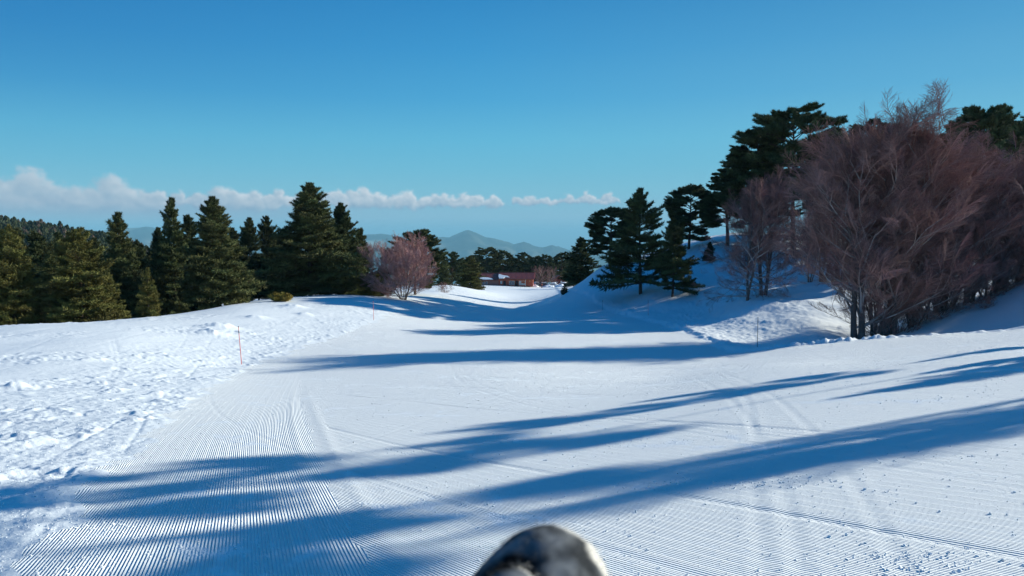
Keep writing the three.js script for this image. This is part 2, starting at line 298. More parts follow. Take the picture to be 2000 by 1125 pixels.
// ------------------------------------------------------------------ far land: sea, mountains, wooded hill
{
  const water = new THREE.Mesh(new THREE.CircleGeometry(90000, 96).rotateX(-Math.PI / 2), new THREE.MeshPhysicalMaterial({ color: new THREE.Color(0.02, 0.06, 0.1), roughness: 0.35 }));
  water.position.y = -1500; add(water, 'sea', null, null, null, 'structure');
  const crest = table([[-1400, 470], [-600, 452], [-200, 458], [60, 452], [200, 450], [255, 446], [285, 442], [310, 447], [380, 470], [450, 468], [520, 455], [600, 470], [690, 463], [715, 458], [745, 456], [775, 461], [800, 462], [825, 457], [850, 465], [878, 463], [898, 454], [912, 450], [926, 453], [945, 462], [965, 466], [990, 473], [1005, 478], [1022, 472], [1042, 480], [1062, 483], [1078, 478], [1092, 484], [1112, 488], [1150, 493], [1240, 500], [1500, 505], [2300, 500]]);
  const land = (name, px0, px1, n, near, far, m, yOf, color) => {
    const pos = [], idx = [], col = [];
    for (let j = 0; j <= m; j++) for (let i = 0; i <= n; i++) {
      const px = lerp(px0, px1, i / n), d = lerp(near, far, j / m), p = survey(px, 500, d); p.y = yOf(px, d, p.x); pos.push(p.x, p.y, p.z);
      col.push(...color(p));
      if (i < n && j < m) { const o = j * (n + 1) + i; idx.push(o, o + 1, o + n + 1, o + 1, o + n + 2, o + n + 1); }
    }
    const g = new THREE.BufferGeometry(); g.setAttribute('position', new THREE.Float32BufferAttribute(pos, 3)); g.setAttribute('color', new THREE.Float32BufferAttribute(col, 3)); g.setIndex(idx); g.computeVertexNormals();
    return add(new THREE.Mesh(g, new THREE.MeshPhysicalMaterial({ vertexColors: true, roughness: 1, specularIntensity: 0.1 })), name, null, null, null, 'structure');
  };
  const RIDGE = 17000;
  land('mountains', -1500, 2400, 620, 10500, 23000, 110, (px, d, x) => {
    const high = survey(px, crest(px), RIDGE).y, w = (d - RIDGE) / (d < RIDGE ? 5800 : 5000), gully = 1 - Math.abs(fbm(x * 0.0006, d * 0.00045, 4.4, 4));
    const fall = Math.exp(-w * w * 2.2);
    return lerp(-1520, high, fall) + (gully - 0.8) * 330 * clamp(Math.abs(w) * 2.2, 0, 1) * (0.3 + fall) + 60 * fbm(x * 0.0028, d * 0.0014, 6.6, 4) * Math.min(1, Math.abs(w) * 6 + 0.25);
  }, (p) => { const k = clamp(0.5 + fbm(p.x * 0.0012, p.z * 0.0012, 2.7, 4), 0, 1); return [lerp(0.012, 0.30, k ** 3), lerp(0.02, 0.27, k ** 3), lerp(0.012, 0.2, k ** 3)]; });
  land('valley', -1500, 3000, 120, 1300, 12000, 40, (px, d, x) => lerp(-160, -1490, Math.pow((d - 1300) / 10700, 0.6)) + 45 * fbm(x * 0.001, d * 0.001, 1.7, 3), () => [0.07, 0.08, 0.045]);
  const brow = table([[-500, 395], [-200, 410], [0, 422], [70, 433], [130, 441], [200, 456], [260, 470], [320, 486], [420, 508], [600, 520]]);
  const hillY = (px, d, x) => { const high = survey(px, brow(px), 620).y - 6.5, w = (d - 620) / (d < 620 ? 330 : 260); return lerp(-95, high, Math.exp(-w * w * 1.5)) + 3 * fbm(x * 0.02, d * 0.02, 3.9, 3); };
  land('wooded_hill', -900, 640, 110, 240, 900, 50, hillY, () => [0.10, 0.085, 0.06]);
  // the wood on it: one mass of crowns
  const R = rng(31), list = [], tmp = new THREE.Matrix4();
  for (let k = 0; k < 60000 && list.length < 5200; k++) {
    const px = lerp(-420, 480, R()), d = lerp(330, 720, Math.sqrt(R())), p = survey(px, 500, d), y = hillY(px, d, p.x);
    if (d > 640 && R() < 0.6) continue;
    const s = 4.2 + 5 * R() * R(); list.push(tmp.clone().compose(V(p.x, y - 0.4, p.z), new THREE.Quaternion().setFromAxisAngle(V(0, 1, 0), R() * 6.28), V(s * (0.34 + 0.2 * R()), s, s * (0.34 + 0.2 * R()))));
  }
  const crown = [], Rg = rng(8), quad = (p, s) => { const a = V(Rg() - 0.5, Rg() - 0.5, Rg() - 0.5).normalize(), b = V(Rg() - 0.5, Rg() - 0.5, Rg() - 0.5).cross(a).normalize(); crown.push(...p.clone().addScaledVector(a, s).toArray(), ...p.clone().addScaledVector(a, -s * 0.6).addScaledVector(b, s * 0.8).toArray(), ...p.clone().addScaledVector(a, -s * 0.6).addScaledVector(b, -s * 0.8).toArray()); };
  for (let i = 0; i < 130; i++) { const h = Math.pow(Rg(), 0.8), r = (1 - h) ** 0.6 * (0.55 + 0.45 * Rg()), a = Rg() * 6.28; quad(V(Math.cos(a) * r, 0.1 + h * 0.9, Math.sin(a) * r), 0.2); }
  const g = new THREE.BufferGeometry(); g.setAttribute('position', new THREE.Float32BufferAttribute(crown, 3)); g.computeVertexNormals();
  const wood = new THREE.InstancedMesh(g, new THREE.MeshPhysicalMaterial({ color: 0xffffff, roughness: 0.9, side: THREE.DoubleSide }), list.length), c = new THREE.Color();
  list.forEach((m, i) => { wood.setMatrixAt(i, m); const b = R(); wood.setColorAt(i, b > 0.84 ? c.setRGB(0.13, 0.085, 0.06) : c.setRGB(0.035 + 0.03 * b, 0.05 + 0.025 * b, 0.022)); });
  add(wood, 'distant_forest', 'dark forest covering the far hillside behind the left pines', 'forest', null, 'stuff');
}

// ------------------------------------------------------------------ trees
class Buf {
  constructor() { this.p = []; this.c = []; }
  tri(a, b, c, col) { this.p.push(a.x, a.y, a.z, b.x, b.y, b.z, c.x, c.y, c.z); for (let i = 0; i < 3; i++) this.c.push(...col); }
  tube(pts, rad, sides, colOf) {
    let prev = null; const up = V(0.31, 0.17, 0.93);
    for (let i = 0; i < pts.length; i++) {
      const t = pts[Math.min(i + 1, pts.length - 1)].clone().sub(pts[Math.max(i - 1, 0)]).normalize(), n = up.clone().cross(t).normalize(), b = t.clone().cross(n), ring = [];
      for (let k = 0; k < sides; k++) { const a = k / sides * 2 * Math.PI; ring.push(pts[i].clone().addScaledVector(n, Math.cos(a) * rad[i]).addScaledVector(b, Math.sin(a) * rad[i])); }
      if (prev) for (let k = 0; k < sides; k++) { const m = (k + 1) % sides, col = typeof colOf === 'function' ? colOf(pts[i], k) : colOf; this.tri(prev[k], prev[m], ring[k], col); this.tri(prev[m], ring[m], ring[k], col); }
      prev = ring;
    }
  }
  geo(smooth) {
    const g = new THREE.BufferGeometry(); g.setAttribute('position', new THREE.Float32BufferAttribute(this.p, 3)); g.setAttribute('color', new THREE.Float32BufferAttribute(this.c, 3)); g.computeVertexNormals();
    return g;
  }
}
const randDir = (R) => { const z = R() * 2 - 1, a = R() * 6.2832, s = Math.sqrt(1 - z * z); return V(s * Math.cos(a), z, s * Math.sin(a)); };
const leafMat = (k = [1, 1, 1]) => new THREE.MeshPhysicalMaterial({ color: new THREE.Color(...k), vertexColors: true, roughness: 0.75, specularIntensity: 0.35, side: THREE.DoubleSide });
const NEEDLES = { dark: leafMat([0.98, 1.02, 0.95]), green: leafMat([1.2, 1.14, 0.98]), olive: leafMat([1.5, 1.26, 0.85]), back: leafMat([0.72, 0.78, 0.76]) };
const BARK = new THREE.MeshPhysicalMaterial({ vertexColors: true, roughness: 0.95, specularIntensity: 0.15 });
const TWIGS = new THREE.MeshPhysicalMaterial({ vertexColors: true, roughness: 0.9, specularIntensity: 0.15 });

const TWIGS_SUN_TINT = TWIGS.clone(); TWIGS_SUN_TINT.color.setRGB(1.4, 1.42, 1.5);  // same twigs with full sunlight put into the colour, for the round beech
function bough(L, seed) {
  const R = rng(seed), b = new Buf(), wood = [0.06, 0.045, 0.035];
  const tuft = (p, dir, s) => {
    const g = 0.75 + 0.5 * R(), col = [0.09 * g, 0.102 * g, 0.044 * g];
    for (let k = 0; k < 8; k++) {
      const t = dir.clone().multiplyScalar(0.65).addScaledVector(randDir(R), 0.8).add(V(0, 0.22, 0)).normalize(), l = s * (0.7 + 0.5 * R()), side = t.clone().cross(randDir(R)).normalize().multiplyScalar(0.022 + 0.014 * R());
      b.tri(p.clone().add(side), p.clone().sub(side), p.clone().addScaledVector(t, l), col);
    }
  };
  const axis = (t) => V(L * t, L * (0.10 * t * t - 0.03 * t), L * 0.05 * Math.sin(t * 4 + seed));
  const pts = []; for (let i = 0; i <= 5; i++) pts.push(axis(i / 5));
  b.tube(pts, pts.map((_, i) => 0.018 * L * (1.05 - i / 5)), 3, wood);
  for (let t = 0.16; t < 0.99; t += 0.075) for (const s of [-1, 1]) {
    const o = axis(t), yaw = (0.75 + 0.35 * R()) * s, len = L * (0.40 * Math.pow(1 - t, 0.8) + 0.08) * (0.75 + 0.5 * R()), dir = V(Math.cos(yaw), 0.10 + 0.22 * R(), Math.sin(yaw)).normalize(), e = o.clone().addScaledVector(dir, len);
    b.tube([o, e], [0.006 * L, 0.003 * L], 3, wood);
    for (let u = 0.3; u <= 1.01; u += 0.22 / Math.max(len, 0.22)) tuft(o.clone().lerp(e, Math.min(u, 1)), dir, 0.27);
  }
  for (let t = 0.35; t <= 1; t += 0.1) tuft(axis(t), V(0.7, 0.5, 0).normalize(), 0.26);
  return b.geo();
}
const BOUGHS = [[0.8, 1], [0.8, 2], [1.5, 3], [1.5, 4], [2.4, 5], [2.4, 6]].map(([L, s]) => ({ L, geo: bough(L, s * 13 + 1) }));
// places boughs (start, heading, pitch, length) as one crown mesh per bough shape
function hang(group, spots, R, mat) {
  const sets = BOUGHS.map(() => []), q = new THREE.Quaternion(), e = new THREE.Euler(0, 0, 0, 'YZX');
  for (const [p, yaw, pitch, len] of spots) {
    const k = (len < 1.1 ? 0 : len < 1.95 ? 2 : 4) + (R() < 0.5 ? 0 : 1), s = len / BOUGHS[k].L;
    e.set((R() - 0.5) * 0.7, yaw, pitch);
    sets[k].push(new THREE.Matrix4().compose(p, q.setFromEuler(e).clone(), V(s, s * (0.9 + 0.3 * R()), s)));
  }
  const c = new THREE.Color();
  sets.forEach((set, k) => {
    if (!set.length) return;
    const m = new THREE.InstancedMesh(BOUGHS[k].geo, mat, set.length); m.name = 'crown'; m.userData.kind = 'stuff'; m.castShadow = m.receiveShadow = true;
    set.forEach((x, i) => { m.setMatrixAt(i, x); const v = 0.55 + 0.85 * R(); m.setColorAt(i, c.setRGB(v * (0.92 + 0.2 * R()), v, v * 0.95)); });
    group.add(m);
  });
}
const barkCol = (base, R) => (p, k) => { const v = 0.75 + 0.5 * Math.abs(noise(p.x * 4 + k, p.y * 2.5, p.z * 4)) + 0.1 * (R() - 0.5); return base.map((c) => c * v); };
function conicPine(H, width, seed, { lowest = 0.06, bushy = 1, power = 0.52, gaps = 0.05 } = {}) {
  const R = rng(seed), g = new THREE.Group(), b = new Buf(), spots = [];
  const bend = (y) => V(0.12 * Math.sin(y * 0.35 + seed), y, 0.12 * Math.cos(y * 0.3 + seed * 2));
  const pts = [], rad = []; for (let i = 0; i <= 10; i++) { pts.push(bend(H * i / 10 - (i ? 0 : 0.4))); rad.push(H * 0.016 * (1.04 - i / 10) + 0.012); }
  b.tube(pts, rad, 7, barkCol([0.11, 0.085, 0.07], R));
  const step = 0.46 / bushy;
  for (let y = H * lowest; y < H * 0.985; y += step * (0.8 + 0.4 * R())) {
    const h = y / H, low = smoothstep(h, 0, 0.16), env = width * 0.56 * Math.pow(1 - Math.pow(h, 1.35), power + 0.06) * (0.8 + 0.2 * low), n = Math.round(4 + 3.2 * Math.min(1, env)), a0 = R() * 6.28;
    for (let k = 0; k < n; k++) {
      if (R() < gaps) continue;
      const yaw = a0 + k / n * 6.283 + (R() - 0.5) * 0.6, lump = 0.92 + 0.6 * noise(Math.cos(yaw) * 1.2 + seed, y * 0.45, Math.sin(yaw) * 1.2) + 0.3 * noise(Math.cos(yaw) * 0.6 + seed * 3, y * 0.1, Math.sin(yaw) * 0.6);
      const len = Math.max(0.3, env * lump * (0.8 + 0.35 * R()));
      spots.push([bend(y + (R() - 0.5) * 0.25), yaw, lerp(-0.10, 0.85, Math.pow(h, 1.6)) + (R() - 0.5) * 0.28, len]);
      if (len > 1.6) spots.push([bend(y).add(V(Math.cos(yaw) * len * 0.45, 0.1, -Math.sin(yaw) * len * 0.45)), yaw + (R() - 0.5) * 1.6, 0.35 + 0.3 * R(), len * 0.42]);
    }
  }
  for (let k = 0; k < 4; k++) spots.push([bend(H * 0.95), k * 1.57 + R(), 1.15 + 0.2 * R(), H * 0.05 + 0.3]);
  part(g, 'trunk', b.geo(), BARK);
  hang(g, spots, R, NEEDLES.green);
  g.userData.H = H; g.userData.W = width;
  return g;
}
function oldPine(H, width, seed, { from = 0.36, limbs = 26, flat = 0.5, topHeavy = 0.7, thick = 1 } = {}) {
  const R = rng(seed), g = new THREE.Group(), b = new Buf(), lb = new Buf(), spots = [];
  const bend = (y) => V(0.3 * Math.sin(y * 0.22 + seed), y, 0.3 * Math.sin(y * 0.19 + seed * 2));
  const pts = [], rad = []; for (let i = 0; i <= 12; i++) { pts.push(bend(H * 0.97 * i / 12 - (i ? 0 : 0.5))); rad.push(thick * (H * 0.017 * (1.1 - i / 12) + 0.02)); }
  b.tube(pts, rad, 7, barkCol([0.13, 0.09, 0.07], R));
  for (let i = 0; i < limbs; i++) {
    const h = from + (0.97 - from) * Math.pow((i + R()) / limbs, 0.85), y = h * H, yaw = i * 2.4 + R() * 1.2;
    const env = width * 0.5 * (h < topHeavy ? lerp(0.62, 1, (h - from) / (topHeavy - from)) : Math.pow(Math.max(0, 1 - (h - topHeavy) / (1.04 - topHeavy)), 0.62)) * (0.7 + 0.4 * R());
    const rise = lerp(-0.05, 0.55, (h - from) / (1 - from)) * (1 - flat * 0.5), o = bend(y), line = [];
    for (let k = 0; k <= 4; k++) { const t = k / 4; line.push(o.clone().add(V(Math.cos(yaw) * env * t, env * (rise * t + 0.12 * Math.sin(t * 3.1)), -Math.sin(yaw) * env * t))); }
    lb.tube(line, [0.055, 0.045, 0.034, 0.024, 0.012].map((r) => r * (0.5 + env * 0.25)), 4, [0.10, 0.075, 0.06]);
    const n = Math.round(6 + env * 2.6);
    for (let k = 0; k < n; k++) {
      const t = lerp(0.38, 1, Math.pow((k + 0.5) / n, 0.8)), s = Math.min(3, Math.floor(t * 4)), p = line[s].clone().lerp(line[s + 1], t * 4 - s);
      spots.push([p, yaw + (R() - 0.5) * 2.3, 0.05 + 0.45 * R(), (0.75 + 0.65 * R()) * clamp(0.35 + env * 0.3, 0.6, 1.35)]);
    }
  }
  for (let k = 0; k < 7; k++) spots.push([bend(H * 0.93), k * 0.9 + R(), 0.5 + 0.7 * R(), 0.9 + 0.4 * R()]);
  part(g, 'trunk', b.geo(), BARK); part(g, 'branches', lb.geo(), BARK).userData.kind = 'stuff';
  hang(g, spots, R, NEEDLES.green);
  g.userData.H = H; g.userData.W = width;
  return g;
}
const SPRAYS = [1, 2, 3].map((seed) => {
  const R = rng(seed * 91), b = new Buf(), L = 1, axis = (t) => V(L * t, 0.16 * t * t, 0.04 * Math.sin(t * 5 + seed));
  const col = () => { const v = 0.8 + 0.4 * R(); return [0.30 * v, 0.172 * v, 0.148 * v]; };
  b.tube([axis(0), axis(0.5), axis(1)], [0.011, 0.008, 0.003], 3, col());
  for (let t = 0.12; t < 0.97; t += 0.085) for (const s of [-1, 1]) {
    if (R() < 0.12) continue;
    const o = axis(t), yaw = s * (0.5 + 0.45 * R()), len = (0.5 * (1 - t) + 0.14) * (0.7 + 0.6 * R()), dir = V(Math.cos(yaw), 0.15 + 0.35 * R(), Math.sin(yaw)).normalize(), m = o.clone().addScaledVector(dir, len * 0.5), e = o.clone().addScaledVector(dir, len).add(V(0, len * 0.12, 0));
    b.tube([o, m, e], [0.0062, 0.0046, 0.002], 3, col());
    for (let k = 0; k < 3; k++) { const p = o.clone().lerp(e, 0.3 + 0.28 * k), d2 = dir.clone().add(V((R() - 0.5) * 1.3, R() * 0.5, (R() - 0.5) * 1.3)).normalize(); b.tube([p, p.clone().addScaledVector(d2, 0.1 + 0.12 * R())], [0.004, 0.002], 3, col()); }
  }
  return b.geo();
});
function beech(H, width, seed, { stems = 4, lean = 0.42, low = 0.16, kids = 9, droop = 0, sprays = 5, spread = 1, thick = 1, big = 1, thin = 0.32, straight = 1, fan = 0, mat = TWIGS } = {}) {
  const R = rng(seed), g = new THREE.Group(), trunk = new Buf(), limb = new Buf(), spots = [];
  const bole = barkCol([0.17, 0.14, 0.125], R), grey = barkCol([0.44, 0.39, 0.37], R), brown = barkCol([0.38, 0.28, 0.25], R);
  const line = (o, dir, len, curve, n) => { const pts = [o.clone()], d = dir.clone(); for (let i = 0; i < n; i++) { d.add(V((R() - 0.5) * 0.22 * straight, curve / n, (R() - 0.5) * 0.22 * straight)).normalize(); pts.push(pts[i].clone().addScaledVector(d, len / n)); } return pts; };
  const alongLine = (pts, t) => { const n = pts.length - 1, s = Math.min(n - 1, Math.floor(t * n)); return [pts[s].clone().lerp(pts[s + 1], t * n - s), pts[s + 1].clone().sub(pts[s]).normalize()]; };
  const away = (dir, angle, spin) => { const n = dir.clone().cross(Math.abs(dir.y) > 0.9 ? V(1, 0, 0) : V(0, 1, 0)).normalize(), m = dir.clone().cross(n); return dir.clone().multiplyScalar(Math.cos(angle)).addScaledVector(n, Math.sin(angle) * Math.cos(spin)).addScaledVector(m, Math.sin(angle) * Math.sin(spin)).normalize(); };
  for (let s = 0; s < stems; s++) {
    const a = s / stems * 6.283 + R(), ln = stems === 1 ? 0.06 : lean * (0.35 + 0.65 * R()), dir = V(Math.cos(a) * Math.sin(ln), Math.cos(ln), Math.sin(a) * Math.sin(ln));
    const len = H * (0.72 + 0.2 * R()) / Math.cos(ln * 0.6), r0 = thick * H * (stems > 2 ? 0.0105 : 0.015) * (0.8 + 0.4 * R());
    const pts = line(V(Math.cos(a) * 0.014 * H * (stems > 1), -0.5, Math.sin(a) * 0.014 * H * (stems > 1)), dir, len + 0.5, 0.3, 9);
    trunk.tube(pts, pts.map((_, i) => r0 * Math.pow(1 - i / 9.6, 0.8) * (i ? 1 : 1.5)), 7, bole);
    for (let k = 0; k < fan; k++) { const [o, d] = alongLine(pts, lerp(0.5, 0.995, Math.sqrt(R()))); const f = away(d, 0.25 + 0.55 * R(), R() * 6.28).add(V(0, 0.3, 0)).normalize(); spots.push([o, f, 0.9 + 0.9 * R()]); }
    for (let k = 0; k < kids; k++) {
      const t = lerp(low, 0.98, (k + R() * 0.9) / kids), [o, d] = alongLine(pts, t), out = away(d, lerp(1.15, 0.45, t) + 0.3 * R(), k * 2.4 + R());
      const l1 = width * 0.5 * spread * Math.pow(1 - 0.62 * t, 0.8) * (0.8 + 0.5 * R()), p1 = line(o, out.add(V(0, 0.1 - droop * (1 - t), 0)).normalize(), l1, 0.45 - droop, 5);
      limb.tube(p1, p1.map((_, i) => r0 * 0.5 * (1.08 - t * 0.6) * (1.03 - i / 5)), 4, grey);
      const n2 = 7;
      for (let j = 0; j < n2; j++) {
        const u = lerp(0.22, 1, (j + R() * 0.8) / n2), [o2, d2] = alongLine(p1, u), p2 = line(o2, away(d2, 0.45 + 0.35 * R(), R() * 6.28).add(V(0, 0.15 - droop * 0.3, 0)).normalize(), l1 * 0.46 * (0.7 + 0.6 * R()) + 0.3, 0.35 - droop * 0.6, 3);
        limb.tube(p2, p2.map((_, i) => 0.021 * Math.sqrt(H / 10) * (1.1 - i / 3)), 3, brown);
        for (let q = 0; q < sprays; q++) { const w = lerp(0.15, 1, (q + R()) / sprays), [o3, d3] = alongLine(p2, w), f = away(d3, 0.25 + 0.5 * R(), R() * 6.28).add(V(0, 0.22 - droop * 0.4, 0)).normalize(); spots.push([o3, f, big * (0.55 + 0.55 * R()) * clamp(H / 9, 0.5, 1.25)]); }
      }
    }
  }
  for (let i = spots.length - 1; i >= 0; i--) if (R() < thin) spots.splice(i, 1);
  const highs = spots.map(([o, f, s]) => o.y + f.y * s * 0.9).sort((p, q) => p - q), wides = spots.map(([o, f, s]) => Math.hypot(o.x + f.x * s * 0.7, o.z + f.z * s * 0.7)).sort((p, q) => p - q);
  H = highs[Math.floor(highs.length * 0.993)]; width = 2 * wides[Math.floor(wides.length * 0.93)];
  part(g, 'trunk', trunk.geo(), BARK); part(g, 'branches', limb.geo(), BARK).userData.kind = 'stuff';
  const sets = SPRAYS.map(() => []), X = V(1, 0, 0), roll = new THREE.Quaternion(), c = new THREE.Color();
  spots.forEach(([o, f, s]) => { const q = new THREE.Quaternion().setFromUnitVectors(X, f).multiply(roll.setFromAxisAngle(X, R() * 6.28)); sets[Math.floor(R() * 3)].push(new THREE.Matrix4().compose(o, q, V(s, s, s))); });
  sets.forEach((set, k) => { const m = new THREE.InstancedMesh(SPRAYS[k], mat, set.length); m.name = 'twigs'; m.userData.kind = 'stuff'; m.castShadow = m.receiveShadow = true; set.forEach((x, i) => { m.setMatrixAt(i, x); const v = 0.75 + 0.5 * R(); m.setColorAt(i, c.setRGB(v, v * (0.94 + 0.1 * R()), v)); }); g.add(m); });
  g.userData.H = H; g.userData.W = width;
  return g;
}
const KINDS = {
  cone_tall: conicPine(12, 7.4, 11, { bushy: 1.05 }), cone_broad: conicPine(9.5, 6.4, 23, { power: 0.48 }), cone_slim: conicPine(9, 4.4, 37), cone_small: conicPine(4, 2.3, 41, { bushy: 1.2, lowest: 0.03 }), cone_loose: conicPine(10.5, 6.4, 53, { gaps: 0.3, bushy: 0.8, lowest: 0.12 }),
  round_pine: oldPine(10, 8, 61, { from: 0.08, limbs: 46, topHeavy: 0.5 }), old_pine: oldPine(14, 9.5, 67, { from: 0.28, limbs: 48, topHeavy: 0.66 }), layered_pine: oldPine(8.5, 6.4, 71, { from: 0.12, limbs: 44, flat: 0.9, topHeavy: 0.55 }), tall_pine: oldPine(15, 8, 79, { from: 0.3, limbs: 46, topHeavy: 0.6 }), column_pine: oldPine(15, 8, 127, { from: 0.2, limbs: 54, flat: 0.85, topHeavy: 0.34 }), bare_pine: oldPine(11, 5, 107, { from: 0.62, limbs: 18, thick: 0.75 }), thin_pine: oldPine(10, 3, 113, { from: 0.66, limbs: 16, thick: 0.34 }),
  beech_round: beech(8, 7.6, 83, { stems: 8, lean: 0.62, kids: 11, low: 0.1, sprays: 5, thin: 0, mat: TWIGS_SUN_TINT }), beech_big: beech(11, 7, 89, { stems: 3, lean: 0.3, kids: 12, low: 0.08, sprays: 2, big: 1.25 }), beech_double: beech(12, 8.5, 91, { stems: 3, lean: 0.2, kids: 13, low: 0.09, sprays: 3, thick: 1.5, big: 1.2 }), beech_tall: beech(13, 7, 97, { stems: 4, lean: 0.24, kids: 13, low: 0.12, sprays: 3, big: 1.25, straight: 0.5, thin: 0.25, fan: 80 }), beech_low: beech(7, 6, 101, { stems: 4, lean: 0.5, kids: 9, low: 0.06, sprays: 2, big: 1.2 }), beech_brush: beech(3.4, 3.2, 109, { stems: 7, lean: 0.75, kids: 6, low: 0.05, sprays: 3 }), beech_droop: beech(9, 8, 103, { stems: 2, lean: 0.12, kids: 18, low: 0.08, droop: 0.55, sprays: 3 }),
};
const firstOf = new Set();
function plant(kind, name, x, z, height, width, label, category, { hue, group, turn = 0, sink = 0 } = {}) {
  const proto = KINDS[kind], t = firstOf.has(kind) ? proto.clone() : proto;
  firstOf.add(kind);
  const { H, W } = proto.userData;
  t.userData = {};
  if (t !== proto) proto.userData.H = H, proto.userData.W = W;
  KINDS[kind].userData = { ...KINDS[kind].userData, H, W };
  const s = height / H, w = clamp(width / W, s * 0.6, s * 1.5);
  t.position.set(x, ground(x, z) - sink, z); t.rotation.y = turn; t.scale.set(w, s, w);
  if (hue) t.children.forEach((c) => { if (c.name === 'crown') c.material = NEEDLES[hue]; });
  return add(t, name, label, category, group);
}
let treeSeed = 0;
// a tree surveyed from the photograph: column, distance, row of its top, width in px
function seen(kind, px, d, topPx, wpx, label, opt = {}) {
  const p = survey(px, topPx, d), y = ground(p.x, p.z), bare = kind.startsWith('beech');
  treeSeed++;
  return plant(kind, opt.name ?? (bare ? 'beech_tree' : 'pine_tree'), p.x, p.z, Math.max(0.5, p.y - y), wpx * d / F, label, bare ? 'beech tree' : 'pine tree', { turn: treeSeed * 2.399, ...opt });
}
// left belt
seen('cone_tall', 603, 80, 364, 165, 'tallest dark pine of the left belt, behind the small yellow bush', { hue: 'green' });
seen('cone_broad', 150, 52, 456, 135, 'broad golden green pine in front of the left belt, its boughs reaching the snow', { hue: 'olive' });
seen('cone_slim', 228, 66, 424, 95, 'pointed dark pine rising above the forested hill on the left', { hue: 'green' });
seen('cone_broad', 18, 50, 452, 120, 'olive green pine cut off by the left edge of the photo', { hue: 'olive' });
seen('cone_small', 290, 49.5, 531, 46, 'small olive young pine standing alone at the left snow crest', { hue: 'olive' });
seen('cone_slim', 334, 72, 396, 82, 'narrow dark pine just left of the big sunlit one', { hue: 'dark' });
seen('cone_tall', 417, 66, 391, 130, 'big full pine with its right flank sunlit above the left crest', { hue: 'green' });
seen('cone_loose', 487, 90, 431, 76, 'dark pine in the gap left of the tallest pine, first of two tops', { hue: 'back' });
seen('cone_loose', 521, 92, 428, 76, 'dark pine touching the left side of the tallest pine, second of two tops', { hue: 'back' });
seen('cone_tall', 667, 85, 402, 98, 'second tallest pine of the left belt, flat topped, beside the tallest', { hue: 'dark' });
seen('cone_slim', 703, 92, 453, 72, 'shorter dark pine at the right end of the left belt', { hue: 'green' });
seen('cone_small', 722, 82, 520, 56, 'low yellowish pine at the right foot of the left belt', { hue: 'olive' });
seen('round_pine', 814, 102, 455, 108, 'dark round pine hidden behind the reddish bare beech');
const LANDMARKS = [[18, 'olive pine at the left photo edge'], [150, 'broad golden green pine'], [228, 'pointed dark pine before the hill'], [290, 'small young pine'], [334, 'narrow dark pine'], [417, 'big sunlit pine'], [503, 'two dark tops in the gap'], [603, 'tallest pine'], [667, 'flat topped second tallest pine'], [703, 'last pine of the belt']];
const told = new Set();
function beltLabel(px, top) {
  const [lx, what] = LANDMARKS.reduce((a, b) => (Math.abs(b[0] - px) < Math.abs(a[0] - px) ? b : a));
  for (const tall of top > 485 ? ['low dark', 'small dark', 'shaded'] : ['tall dark', 'dark green', 'half hidden']) {
    const l = tall + ' belt pine just ' + (px < lx ? 'left' : 'right') + ' of the ' + what;
    if (!told.has(l)) { told.add(l); return l; }
  }
}
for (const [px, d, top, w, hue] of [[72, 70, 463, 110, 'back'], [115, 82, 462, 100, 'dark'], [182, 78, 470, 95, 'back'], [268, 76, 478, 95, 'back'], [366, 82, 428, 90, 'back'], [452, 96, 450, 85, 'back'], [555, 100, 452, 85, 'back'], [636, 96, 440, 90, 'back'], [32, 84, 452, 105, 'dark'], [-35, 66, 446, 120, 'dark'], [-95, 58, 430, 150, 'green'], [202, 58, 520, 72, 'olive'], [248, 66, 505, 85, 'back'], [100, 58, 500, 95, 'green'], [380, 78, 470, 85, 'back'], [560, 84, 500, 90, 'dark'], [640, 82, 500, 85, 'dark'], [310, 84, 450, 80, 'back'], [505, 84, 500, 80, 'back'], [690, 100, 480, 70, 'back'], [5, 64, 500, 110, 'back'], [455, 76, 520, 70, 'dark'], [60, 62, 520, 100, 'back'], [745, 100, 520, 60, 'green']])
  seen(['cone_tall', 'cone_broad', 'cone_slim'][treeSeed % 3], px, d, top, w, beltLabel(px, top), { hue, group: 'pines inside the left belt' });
// beech by the run
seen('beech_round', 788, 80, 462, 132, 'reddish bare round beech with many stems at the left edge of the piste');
// shrub on the crest
{
  const p = survey(550, 583, 66), R = rng(15), g = new THREE.Group(), spots = [];
  for (let i = 0; i < 60; i++) spots.push([V((R() - 0.5) * 0.7, 0.02, (R() - 0.5) * 0.5), R() * 6.28, 0.35 + 0.9 * R(), 0.55 + 0.3 * R()]);
  hang(g, spots, R, leafMat([3.2, 2.3, 1.3])); g.children.forEach((c) => { c.name = 'foliage'; });
  g.position.set(p.x, ground(p.x, p.z) - 0.05, p.z); g.scale.set(1.15, 0.9, 1.15);
  add(g, 'shrub', 'small yellow green bush on the left snow crest below the pines', 'shrub');
}
for (const [px, d, top, w, label] of [[868, 118, 552, 60, 'low dry grey shrub on the snow right of the bare round beech'], [1925, 43.5, 578, 40, 'small dry twigs sticking out of the lit bank at the right']]) seen('beech_brush', px, d, top, w, label, { name: 'dry_shrub' });
